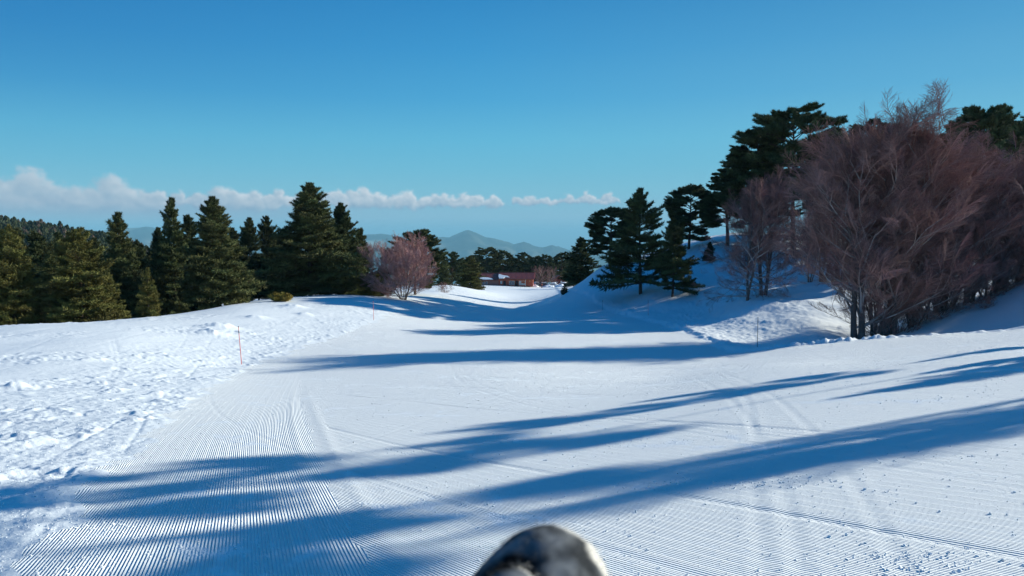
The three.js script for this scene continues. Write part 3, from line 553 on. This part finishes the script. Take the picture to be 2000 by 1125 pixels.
// trees round the house
seen('cone_broad', 918, 188, 503, 58, 'sunlit olive pine partly hiding the left end of the red roofed house', { hue: 'olive' });
seen('round_pine', 884, 212, 496, 46, 'round dark pine left of the olive pine by the house', { hue: 'dark' });
seen('cone_broad', 868, 205, 508, 34, 'small pine between the bare beech and the round dark pine', { hue: 'green' });
seen('old_pine', 948, 302, 486, 58, 'widest old pine behind the left half of the house', { hue: 'green' });
seen('round_pine', 984, 304, 492, 48, 'rounded pine behind the house right of the widest one', { hue: 'green' });
seen('round_pine', 1022, 308, 496, 50, 'rounded pine behind the right half of the house', { hue: 'green' });
seen('round_pine', 1047, 306, 503, 38, 'pine behind the right end of the house roof', { hue: 'green' });
seen('round_pine', 1068, 304, 500, 36, 'pine behind the bare trees right of the house', { hue: 'dark' });
seen('round_pine', 1096, 312, 496, 42, 'pine directly behind the small cabin', { hue: 'green' });
seen('cone_broad', 1122, 250, 512, 44, 'low pine between the cabin and the mound', { hue: 'dark' });
for (const [px, d, top, w, where] of [[960, 320, 506, 46, 'right of the widest old pine'], [1003, 322, 508, 44, 'above the middle of the roof'], [1035, 322, 512, 40, 'above the right third of the roof'], [1083, 322, 511, 40, 'left of the small cabin'], [905, 318, 510, 50, 'above the olive pine by the house'], [1112, 322, 510, 44, 'right of the small cabin'], [932, 330, 506, 46, 'above the left roof end'], [1058, 330, 513, 40, 'in the gap right of the house']])
  seen('round_pine', px, d, top, w, 'pine in the dark back row behind the house, ' + where, { hue: 'dark', group: 'pines behind the house' });
seen('beech_low', 1053, 284, 519, 30, 'bare reddish tree right beside the house end');
seen('beech_low', 1076, 286, 521, 26, 'bare pale tree between the house and the small cabin');
// the mound
seen('cone_broad', 1137, 122, 468, 72, 'dark pine behind the left foot of the shaded mound', { hue: 'dark' });
seen('layered_pine', 1190, 104, 411, 96, 'layered pine leaning left on the mound with sky between its boughs', { hue: 'dark' });
seen('cone_loose', 1252, 82, 375, 128, 'big spreading pine with a double trunk on the mound face', { hue: 'green' });
seen('cone_loose', 1316, 76, 432, 84, 'thin scraggy pine right of the double trunked one', { hue: 'green' });
seen('layered_pine', 1345, 101, 368, 102, 'layered pine on the top of the mound', { hue: 'dark' });
seen('cone_slim', 1387, 88, 474, 38, 'small dark young pine on the upper mound slope', { hue: 'back' });
seen('cone_small', 1157, 91, 544, 16, 'tiny dark pine on the mound face, left of a pair', { hue: 'back' });
seen('cone_small', 1175, 92, 541, 14, 'tiny dark pine on the mound face, right of a pair', { hue: 'back' });
seen('cone_small', 1102, 96, 556, 20, 'tiny dark pine at the left foot of the mound by a pole', { hue: 'back' });
// tall pines and beeches on the right
seen('column_pine', 1476, 90, 254, 165, 'tall pine left of the tallest one on the right', { hue: 'dark' });
seen('old_pine', 1555, 86, 219, 185, 'tallest old pine on the right with a broad crown', { hue: 'dark' });
seen('column_pine', 1420, 96, 330, 100, 'shorter pine at the left of the tall right hand group', { hue: 'dark' });
seen('old_pine', 1912, 70, 224, 135, 'flat crowned pine above the beeches near the right edge', { hue: 'dark' });
seen('old_pine', 2005, 74, 256, 110, 'pine cut off by the right edge of the photo', { hue: 'dark' });
seen('old_pine', 1700, 100, 250, 130, 'pine hidden behind the twigs of the tallest beech', { hue: 'back', group: 'pines behind the right beeches' });
seen('old_pine', 1622, 98, 262, 120, 'pine half hidden between the tallest old pine and the thicket', { hue: 'back', group: 'pines behind the right beeches' });
seen('old_pine', 1830, 92, 270, 120, 'pine behind the twigs left of the flat crowned pine', { hue: 'back', group: 'pines behind the right beeches' });
seen('beech_droop', 1464, 62, 370, 175, 'bare beech in shade with low branches drooping left');
seen('beech_tall', 1497, 64.5, 340, 130, 'bare twin trunk beech just right of the drooping one');
const rowAt = (px) => 35.0 / (1 - 0.383 * (px - 1000) / F);
seen('beech_double', 1690, 43.6, 268, 290, 'nearest bare beech with a thick double trunk at the dip');
seen('beech_tall', 1752, rowAt(1752), 206, 270, 'tallest bare beech whose fine twigs stand against the sky');
for (const [k, px, shift, top, w, label] of [['beech_low', 1586, 28, 392, 110, 'lowest bare beech at the left end of the beech thicket'], ['beech_big', 1612, 27, 338, 150, 'bare beech at the left end of the thicket, taller than its left neighbour'], ['beech_tall', 1650, 26, 285, 160, 'bare beech just left of the thick double trunk'], ['beech_low', 1722, 0.6, 420, 190, 'low beech filling the gap right of the thick double trunk'], ['beech_big', 1722, 1.4, 250, 210, 'tall bare beech behind the thick double trunk'], ['beech_big', 1800, 0.4, 240, 210, 'bare beech right below the tallest twigs'], ['beech_low', 1790, -0.2, 430, 190, 'low brown beech on the second bank beneath the tallest twigs'], ['beech_tall', 1850, 0.6, 285, 200, 'bare beech below the flat crowned pine, left side'], ['beech_low', 1862, 0.1, 420, 190, 'low beech on the second bank left of its lit strip'], ['beech_big', 1905, 0.6, 300, 210, 'bare beech below the flat crowned pine, right side'], ['beech_low', 1935, 0.4, 400, 190, 'low beech at the right end above the lit bank'], ['beech_tall', 1965, 0.7, 290, 200, 'tall bare beech near the right edge above the bank'], ['beech_big', 2015, 0.5, 285, 210, 'bare beech cut by the right edge of the photo'], ['beech_low', 2000, 0, 390, 190, 'low beech cut by the right edge of the photo'], ['beech_big', 2085, 0.5, 270, 220, 'bare beech just outside the right edge']])
  seen(k, px, rowAt(px) + shift, top, w, label);
let brushes = 0;
for (const [px, shift, top, w] of [[1722, 0.2, 575, 100], [1760, 0, 560, 110], [1815, 0.2, 540, 120], [1838, -0.1, 530, 120], [1880, 0.1, 500, 130], [1910, -0.1, 505, 120], [1950, 0.1, 480, 140], [1985, 0.1, 470, 140], [2030, 0.2, 450, 150]])
  seen('beech_brush', px, rowAt(px) + shift, top, w, 'low beech brush on the second bank, ' + ['first', 'second', 'third', 'fourth', 'fifth', 'sixth', 'seventh', 'eighth', 'ninth'][brushes++] + ' from the thick double trunk', { group: 'beech brush on the second bank' });
// trees outside the frame whose shadows lie across the run
for (const [k, x, z, h, w] of [['bare_pine', 18, -13.7, 10.5, 2.4], ['cone_loose', 15, -14.2, 3.9, 0.9], ['cone_loose', 14, -14.6, 2.9, 1.0], ['thin_pine', 21.5, -17.2, 10.4, 1.7], ['cone_loose', 17, -17.4, 3.7, 1.2], ['thin_pine', 20, -18.4, 7.4, 1.3], ['beech_tall', 12, -10.4, 4.6, 1.4], ['old_pine', 52, -82, 15, 9], ['old_pine', 64, -88, 15, 9], ['old_pine', 48, -95, 14, 9], ['tall_pine', 70, -100, 15, 9], ['old_pine', 58, -112, 14, 9], ['tall_pine', 80, -95, 16, 9], ['old_pine', 44, -104, 13, 9], ['old_pine', 36, -112, 12, 9]])
  plant(k, k.startsWith('beech') ? 'beech_tree' : 'pine_tree', x, z, h, w, 'tree of the wood right of the run that throws its shadow on the snow', k.startsWith('beech') ? 'beech tree' : 'pine tree', { turn: x, group: 'trees right of the run', hue: k.startsWith('beech') ? undefined : 'dark' });

// ------------------------------------------------------------------ house, cabin, cars
const std = (r, g, b, rough = 0.8, more = {}) => new THREE.MeshPhysicalMaterial({ color: new THREE.Color(r, g, b), roughness: rough, ...more });
const SNOW = std(0.84, 0.86, 0.88, 0.7), GLASS = std(0.10, 0.13, 0.17, 0.08), PALE = std(0.62, 0.6, 0.56, 0.7);
const box = (w, h, d, x, y, z, r = 0.02) => new RoundedBoxGeometry(w, h, d, 1, Math.min(r, w / 3, h / 3, d / 3)).translate(x, y, z);
{
  const wood = std(0.42, 0.10, 0.055, 0.85), woodLight = std(0.34, 0.085, 0.035, 0.85), roofMat = std(0.32, 0.065, 0.045, 0.6), trim = std(0.16, 0.06, 0.035, 0.8), stone = std(0.36, 0.16, 0.12, 0.95);
  const g = new THREE.Group(), a = survey(936, 556, 276), b = survey(1041, 556, 275), L = a.distanceTo(b), turn = Math.atan2(-(b.z - a.z), b.x - a.x), gy = ground((a.x + b.x) / 2, (a.z + b.z) / 2) - 0.15;
  g.position.set(a.x, gy, a.z); g.rotation.y = turn;
  const split = L * 0.36;
  part(g, 'wall', mergeGeometries([box(split, 2.4, 7, split / 2, 1.2, -4.2)]), stone);
  part(g, 'wall', box(L - split, 2.75, 7, split + (L - split) / 2, 1.375, -4.0), wood);
  const slope = (x0, x1, y0, y1, z0, z1, th) => { const s = new THREE.Shape([[z0, y0], [z1, y1], [z1, y1 + th], [z0, y0 + th]].map(([p, q]) => new THREE.Vector2(p, q))); return new THREE.ExtrudeGeometry(s, { depth: x1 - x0, bevelEnabled: false }).rotateY(-Math.PI / 2).translate(x1, 0, 0); };
  const roofs = [[split - 0.2, L + 0.7, 2.7, 4.85, 0.5, -4.2], [-0.6, split - 0.25, 2.35, 4.55, 0.1, -4.4]];
  for (const [x0, x1, y0, y1, z0, z1] of roofs) {
    const r = part(g, 'roof', mergeGeometries([slope(x0, x1, y0, y1, z0, z1, 0.12), slope(x0, x1, y0, y1, 2 * z1 - z0, z1 - 0.02, 0.12)]), roofMat);
    const ribs = []; for (let x = x0 + 0.1; x < x1; x += 0.46) ribs.push(slope(x, x + 0.07, y0 + 0.12, y1 + 0.12, z0, z1, 0.07));
    part(r, 'roof_seams', mergeGeometries(ribs), std(0.4, 0.13, 0.11, 0.5)).userData.kind = 'stuff';
    part(r, 'ridge_cap', box(x1 - x0, 0.14, 0.3, (x0 + x1) / 2, y1 + 0.2, z1), trim);
    part(r, 'fascia', box(x1 - x0, 0.28, 0.08, (x0 + x1) / 2, y0 - 0.02, z0 + 0.06), trim);
  }
  // snow lying on the roof
  const lay = (pts, x0) => { const s = new THREE.Shape(pts.map((p) => new THREE.Vector2(...p))); const gg = new THREE.ExtrudeGeometry(s, { depth: 0.16, bevelEnabled: true, bevelSize: 0.05, bevelThickness: 0.05, bevelSegments: 2, curveSegments: 3 }); const ang = Math.atan2(2.15, 4.7); return gg.rotateX(-Math.PI / 2 + ang); };
  const s1 = lay([[-0.4, 0], [5.1, 0], [4.8, 0.5], [3.2, 1.25], [1.0, 1.6], [-0.4, 1.6]]); s1.translate(0, 2.52, 0.1); part(g, 'roof_snow', s1, SNOW);
  const s2 = lay([[0.4, 0.1], [2.0, 0.2], [2.6, 1.2], [4.1, 1.0], [3.4, 1.9], [1.6, 2.5], [0.1, 3.4], [0, 1.8]]); s2.translate(split - 0.1, 2.86, 0.5); part(g, 'roof_snow', s2, SNOW);
  const win = (x, y, w, h, z, mat = GLASS) => { const f = part(g, 'window', mergeGeometries([box(w + 0.16, 0.1, 0.1, x, y + h / 2, z), box(w + 0.16, 0.1, 0.1, x, y - h / 2, z), box(0.1, h, 0.1, x - w / 2, y, z), box(0.1, h, 0.1, x + w / 2, y, z), box(0.06, h, 0.06, x, y, z)]), PALE); part(f, 'pane', new THREE.PlaneGeometry(w, h).translate(x, y, z - 0.02), mat); };
  win(1.6, 1.2, 0.6, 0.9, -0.66); win(2.7, 1.2, 0.6, 0.9, -0.66);
  win(split + 1.0, 1.45, 0.6, 1.0, -0.46, PALE);
  win(split + 4.9, 1.25, 1.9, 1.5, -0.46); win(split + 8.7, 1.25, 2.2, 1.5, -0.46, std(0.5, 0.5, 0.48, 0.2));
  part(g, 'door', mergeGeometries([box(0.95, 2.0, 0.08, split + 2.2, 1.1, -0.46)]), std(0.03, 0.025, 0.03));
  part(g, 'door', mergeGeometries([box(0.95, 2.0, 0.08, split + 6.7, 1.1, -0.46)]), std(0.04, 0.02, 0.02));
  part(g, 'panel', box(1.9, 1.2, 0.06, L - 4.4 + 1.0, 1.75, -0.45), woodLight);
  for (const x of [split + 6.1, split + 7.4, split + 10.0, L - 1.9, L - 0.2]) part(g, 'post', box(0.16, 2.5, 0.16, x, 1.35, 0.25), x > split + 9 && x < L - 2 ? PALE : trim);
  part(g, 'lamp', new THREE.SphereGeometry(0.22, 10, 8).translate(L - 1.2, 2.0, -0.3), std(0.5, 0.42, 0.2, 0.5));
  add(g, 'house', 'long low red brown house with a dark red ribbed roof below the piste', 'house');
  const c = new THREE.Group(), q = survey(1092, 556, 292); c.position.set(q.x, ground(q.x, q.z) - 0.1, q.z); c.rotation.y = 0.15;
  const gable = new THREE.Shape([[-2.3, 0], [2.3, 0], [2.3, 2.6], [0, 4.0], [-2.3, 2.6]].map((p) => new THREE.Vector2(...p)));
  part(c, 'wall', new THREE.ExtrudeGeometry(gable, { depth: 4, bevelEnabled: false }).translate(0, 0, -4), std(0.13, 0.03, 0.025, 0.85));
  for (const s of [-1, 1]) { const m = part(c, 'roof', box(2.95, 0.14, 4.9, 0, 0, 0), std(0.3, 0.13, 0.09, 0.6)); m.position.set(s * 1.33, 3.42, -1.9); m.rotation.z = -s * 0.547; }
  part(c, 'door', box(0.9, 1.9, 0.06, -0.7, 0.95, 0.03), std(0.05, 0.02, 0.02)); part(c, 'window', box(0.7, 0.8, 0.06, 0.9, 1.7, 0.03), PALE);
  add(c, 'cabin', 'small dark red gabled cabin right of the parked cars', 'cabin');
}
function makeCar(paint) {
  const g = new THREE.Group(), side = (pts, w, bev) => new THREE.ExtrudeGeometry(new THREE.Shape(pts.map((p) => new THREE.Vector2(...p))), { depth: w, bevelEnabled: true, bevelSize: bev, bevelThickness: bev, bevelSegments: 2 }).translate(0, 0, -w / 2);
  part(g, 'body', mergeGeometries([side([[-2.0, 0.35], [2.0, 0.35], [2.05, 0.75], [1.15, 0.9], [0.55, 1.38], [-1.2, 1.42], [-1.85, 0.98], [-2.05, 0.85]], 1.5, 0.1)]), std(...paint, 0.35));
  part(g, 'side_glass', side([[-1.1, 0.98], [0.9, 0.95], [0.5, 1.3], [-1.05, 1.34]], 1.66, 0.02), GLASS); part(g, 'windscreen', box(0.05, 0.5, 1.35, 0, 0, 0).rotateZ(0.9).translate(0.93, 1.2, 0), GLASS);
  part(g, 'roof_snow', side([[-1.15, 1.5], [0.5, 1.47], [0.3, 1.66], [-1.0, 1.7]], 1.3, 0.06), SNOW); part(g, 'bonnet_snow', side([[1.25, 0.98], [1.98, 0.86], [1.9, 0.98], [1.35, 1.1]], 1.2, 0.05), SNOW);
  for (const x of [-1.3, 1.3]) for (const z of [-0.75, 0.75]) { const w = part(g, 'wheel', new THREE.TorusGeometry(0.24, 0.1, 8, 16).translate(x, 0.33, z), std(0.02, 0.02, 0.02)); part(w, 'rim', new THREE.CylinderGeometry(0.2, 0.2, 0.12, 14).rotateX(Math.PI / 2).translate(x, 0.33, z), std(0.4, 0.4, 0.42, 0.3)); }
  for (const z of [-0.6, 0.6]) part(g, 'headlight', box(0.06, 0.14, 0.3, 2.13, 0.7, z), std(0.7, 0.7, 0.7, 0.2));
  return g;
}
for (const [px, d, turn, paint, label] of [[1050, 287, 0.3, [0.55, 0.56, 0.58], 'pale snow topped car parked nearest the house end'], [1063, 284, 0.05, [0.03, 0.035, 0.05], 'dark car with snow on its roof behind the standing person'], [1079, 280, 2.9, [0.5, 0.52, 0.56], 'silver snow covered car in the middle of the parking place'], [1086, 288, 0.2, [0.12, 0.03, 0.03], 'dark red snow topped car in front of the small cabin'], [1101, 282, 2.4, [0.6, 0.6, 0.62], 'white snow covered car at the right end beside the mound']]) {
  const c = makeCar(paint), p = survey(px, 556, d); c.position.set(p.x, ground(p.x, p.z) - 0.05, p.z); c.rotation.y = turn;
  add(c, 'parked_car', label, 'car', 'cars parked beside the house');
}
// ploughed snow heaps round the cars
{
  const R = rng(4);
  for (const [px, d, w, h, label] of [[1044, 280, 3.2, 0.9, 'snow heap at the right corner of the house'], [1071, 276, 4.2, 0.9, 'snow heap between the dark car and the silver car'], [1094, 275, 4, 1.0, 'snow heap in front of the small cabin'], [1110, 284, 3.4, 1.5, 'tall snow heap beside the cabin under the pine']]) {
    const p = survey(px, 556, d), g = new THREE.SphereGeometry(1, 28, 14, 0, 6.2832, 0, Math.PI / 2), a = g.attributes.position;
    for (let i = 0; i < a.count; i++) { const k = 1 + 0.45 * noise(a.getX(i) * 2 + px, a.getY(i) * 2, a.getZ(i) * 2); a.setXYZ(i, a.getX(i) * w / 2 * k, a.getY(i) * h * k - 0.1, a.getZ(i) * w * 0.35 * k); }
    g.computeVertexNormals(); const m = new THREE.Mesh(g, SNOW); m.position.set(p.x, ground(p.x, p.z), p.z);
    add(m, 'snow_heap', label, 'snow heap', 'snow heaps by the cars');
  }
}

// ------------------------------------------------------------------ piste poles
{
  const red = std(0.75, 0.12, 0.11, 0.5), dark = std(0.05, 0.035, 0.04, 0.6), black = std(0.02, 0.02, 0.02, 0.6);
  for (const [px, py, d, top, lean, mat, label] of [[472, 712, 32, 638, 0.06, red, 'leaning thin red pole nearest on the left edge of the piste'], [1479, 679, 42.5, 620, 0, dark, 'thin dark pole in front of the bare beeches on the right'], [1266, 619, 69, 586, 0.02, red, 'thin red pole below the double trunked pine'], [730, 625, 58, 588, 0.02, red, 'thin reddish pole left of the bare round beech'], [1177, 606, 80, 586, 0, dark, 'thin dark pole below the tiny pines on the mound'], [1097, 588, 100, 560, 0, dark, 'thin dark pole at the left foot of the mound']]) {
    const b = survey(px, py, d), t = survey(px, top, d), y = ground(b.x, b.z), h = Math.max(1, t.y - y), g = new THREE.Group();
    part(g, 'shaft', new THREE.CylinderGeometry(0.013, 0.017, h + 0.3, 8).translate(0, h / 2 - 0.15, 0), mat); part(g, 'cap', new THREE.SphereGeometry(0.024, 8, 6).translate(0, h, 0), black); part(g, 'band', new THREE.CylinderGeometry(0.018, 0.018, 0.12, 8).translate(0, h * 0.86, 0), black);
    g.position.set(b.x, y, b.z); g.rotation.z = lean;
    add(g, 'piste_pole', label, 'pole', 'poles marking the piste');
  }
}

// ------------------------------------------------------------------ mitten before the lens, and a far person
function blob(res, center, half, dist) {                       // meshes a distance field
  const mc = new MarchingCubes(res, new THREE.MeshPhysicalMaterial(), false, false, 120000), n = mc.size;
  for (let z = 0; z < n; z++) for (let y = 0; y < n; y++) for (let x = 0; x < n; x++) mc.field[x + y * n + z * n * n] = -dist(V((x - n / 2) / (n / 2) * half + center.x, (y - n / 2) / (n / 2) * half + center.y, (z - n / 2) / (n / 2) * half + center.z)) / half;
  mc.isolation = 0; mc.update();
  const g = new THREE.BufferGeometry(); g.setAttribute('position', new THREE.BufferAttribute(mc.positionArray.slice(0, mc.count * 3), 3)); g.setAttribute('normal', new THREE.BufferAttribute(mc.normalArray.slice(0, mc.count * 3), 3));
  g.scale(half, half, half).translate(center.x, center.y, center.z);
  return g;
}
const capsule = (p, a, b, ra, rb) => { const pa = p.clone().sub(a), ba = b.clone().sub(a), h = clamp(pa.dot(ba) / ba.lengthSq(), 0, 1); return pa.addScaledVector(ba, -h).length() - lerp(ra, rb, h); };
const smin = (a, b, k) => { const h = clamp(0.5 + 0.5 * (b - a) / k, 0, 1); return lerp(b, a, h) - k * h * (1 - h); };
{
  const at = (px, py, d) => survey(px, py, d);
  const tip = at(1068, 1156, 0.37), mid = at(1050, 1300, 0.355), wrist = at(1040, 1560, 0.34), flank = at(1000, 1215, 0.352), th0 = at(985, 1330, 0.33), th1 = at(1000, 1178, 0.318);
  const px = 0.37 / F;
  const field = (p) => {
    let d = smin(capsule(p, tip, mid, 128 * px, 165 * px), capsule(p, mid, wrist, 165 * px, 130 * px), 0.015);
    d = smin(d, capsule(p, flank, mid, 105 * px, 140 * px), 0.014);
    d = smin(d, capsule(p, th1, th0, 56 * px, 66 * px), 0.004);
    return d + 0.0012 * noise(p.x * 90, p.y * 90, p.z * 90) + 0.0006 * noise(p.x * 260, p.y * 260, p.z * 260);
  };
  const c = at(1040, 1330, 0.345), geo = blob(64, c, 0.105, field), pos = geo.attributes.position, nor = geo.attributes.normal, col = [];
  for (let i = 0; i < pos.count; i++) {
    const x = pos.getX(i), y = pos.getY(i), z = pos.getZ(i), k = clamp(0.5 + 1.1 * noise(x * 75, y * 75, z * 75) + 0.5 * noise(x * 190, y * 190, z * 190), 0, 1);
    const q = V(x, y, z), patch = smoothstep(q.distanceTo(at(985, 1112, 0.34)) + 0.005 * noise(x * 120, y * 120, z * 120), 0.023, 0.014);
    const n = V(nor.getX(i), nor.getY(i), nor.getZ(i)).normalize(), back = smoothstep(n.dot(V(0.74, 0.42, -0.52)), 0.62, 0.70), v = lerp(lerp(0.045, 0.20, k), 0.006, patch); col.push(lerp(v * 0.97, 0.62, back), lerp(v, 0.58, back), lerp(v * 1.03, 0.52, back));  // sunward flank coloured pale: the sunlit rim is painted into the vertex colours
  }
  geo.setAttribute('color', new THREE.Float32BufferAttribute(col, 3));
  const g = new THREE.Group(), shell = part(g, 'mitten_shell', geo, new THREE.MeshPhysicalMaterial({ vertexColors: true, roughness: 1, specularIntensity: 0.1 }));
  const R = rng(12), b = new Buf();
  for (let k = 0; k < 14000; k++) {
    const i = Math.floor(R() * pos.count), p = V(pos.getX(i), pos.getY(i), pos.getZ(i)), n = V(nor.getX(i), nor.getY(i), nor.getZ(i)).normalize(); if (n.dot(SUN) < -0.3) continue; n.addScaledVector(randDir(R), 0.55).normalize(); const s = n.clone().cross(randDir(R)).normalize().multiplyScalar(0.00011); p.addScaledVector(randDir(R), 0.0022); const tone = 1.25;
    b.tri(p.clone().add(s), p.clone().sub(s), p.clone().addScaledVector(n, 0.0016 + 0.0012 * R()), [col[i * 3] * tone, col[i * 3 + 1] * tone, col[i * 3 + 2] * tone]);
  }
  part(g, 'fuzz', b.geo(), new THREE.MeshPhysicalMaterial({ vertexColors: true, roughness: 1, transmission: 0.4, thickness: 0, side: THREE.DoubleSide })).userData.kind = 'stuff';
  add(g, 'mitten', 'blurred grey fuzzy mitten tip with a painted sunlit rim at the bottom of the photo', 'mitten');
  // person on the snow below the cars
  const f = survey(1058, 560, 268), body = blob(40, V(0, 0.9, 0), 1.0, (p) => {
    let d = capsule(p, V(0, 1.0, 0), V(0, 1.36, 0), 0.16, 0.19);
    for (const s of [-1, 1]) { d = smin(d, capsule(p, V(s * 0.09, 0.92, 0), V(s * 0.13, 0.05, s * 0.1), 0.11, 0.07), 0.05); d = smin(d, capsule(p, V(s * 0.2, 1.38, 0), V(s * 0.27, 1.05, 0.05), 0.07, 0.055), 0.04); d = smin(d, capsule(p, V(s * 0.27, 1.05, 0.05), V(s * 0.24, 0.82, 0.14), 0.055, 0.045), 0.03); d = smin(d, capsule(p, V(s * 0.13, 0.05, s * 0.1), V(s * 0.13, 0.05, s * 0.1 + 0.14), 0.06, 0.05), 0.03); }
    d = smin(d, capsule(p, V(0, 1.42, 0), V(0, 1.52, 0.01), 0.07, 0.06), 0.03);
    return smin(d, capsule(p, V(0, 1.6, 0.01), V(0, 1.67, 0.01), 0.095, 0.1), 0.03);
  });
  const bc = []; for (let i = 0; i < body.attributes.position.count; i++) { const y = body.attributes.position.getY(i), z = body.attributes.position.getZ(i); bc.push(...(y > 1.64 ? [0.03, 0.03, 0.04] : y > 1.5 ? [0.4, 0.25, 0.18] : y > 0.92 ? [0.3, 0.07, 0.04] : [0.03, 0.035, 0.05])); }
  body.setAttribute('color', new THREE.Float32BufferAttribute(bc, 3));
  const m = new THREE.Mesh(body, new THREE.MeshPhysicalMaterial({ vertexColors: true, roughness: 0.8 })); m.position.set(f.x, ground(f.x, f.z), f.z); m.rotation.y = 0.4;
  add(m, 'person', 'tiny standing person in dark trousers on the snow before the parked cars', 'person');
}
renderer.render(scene, camera);
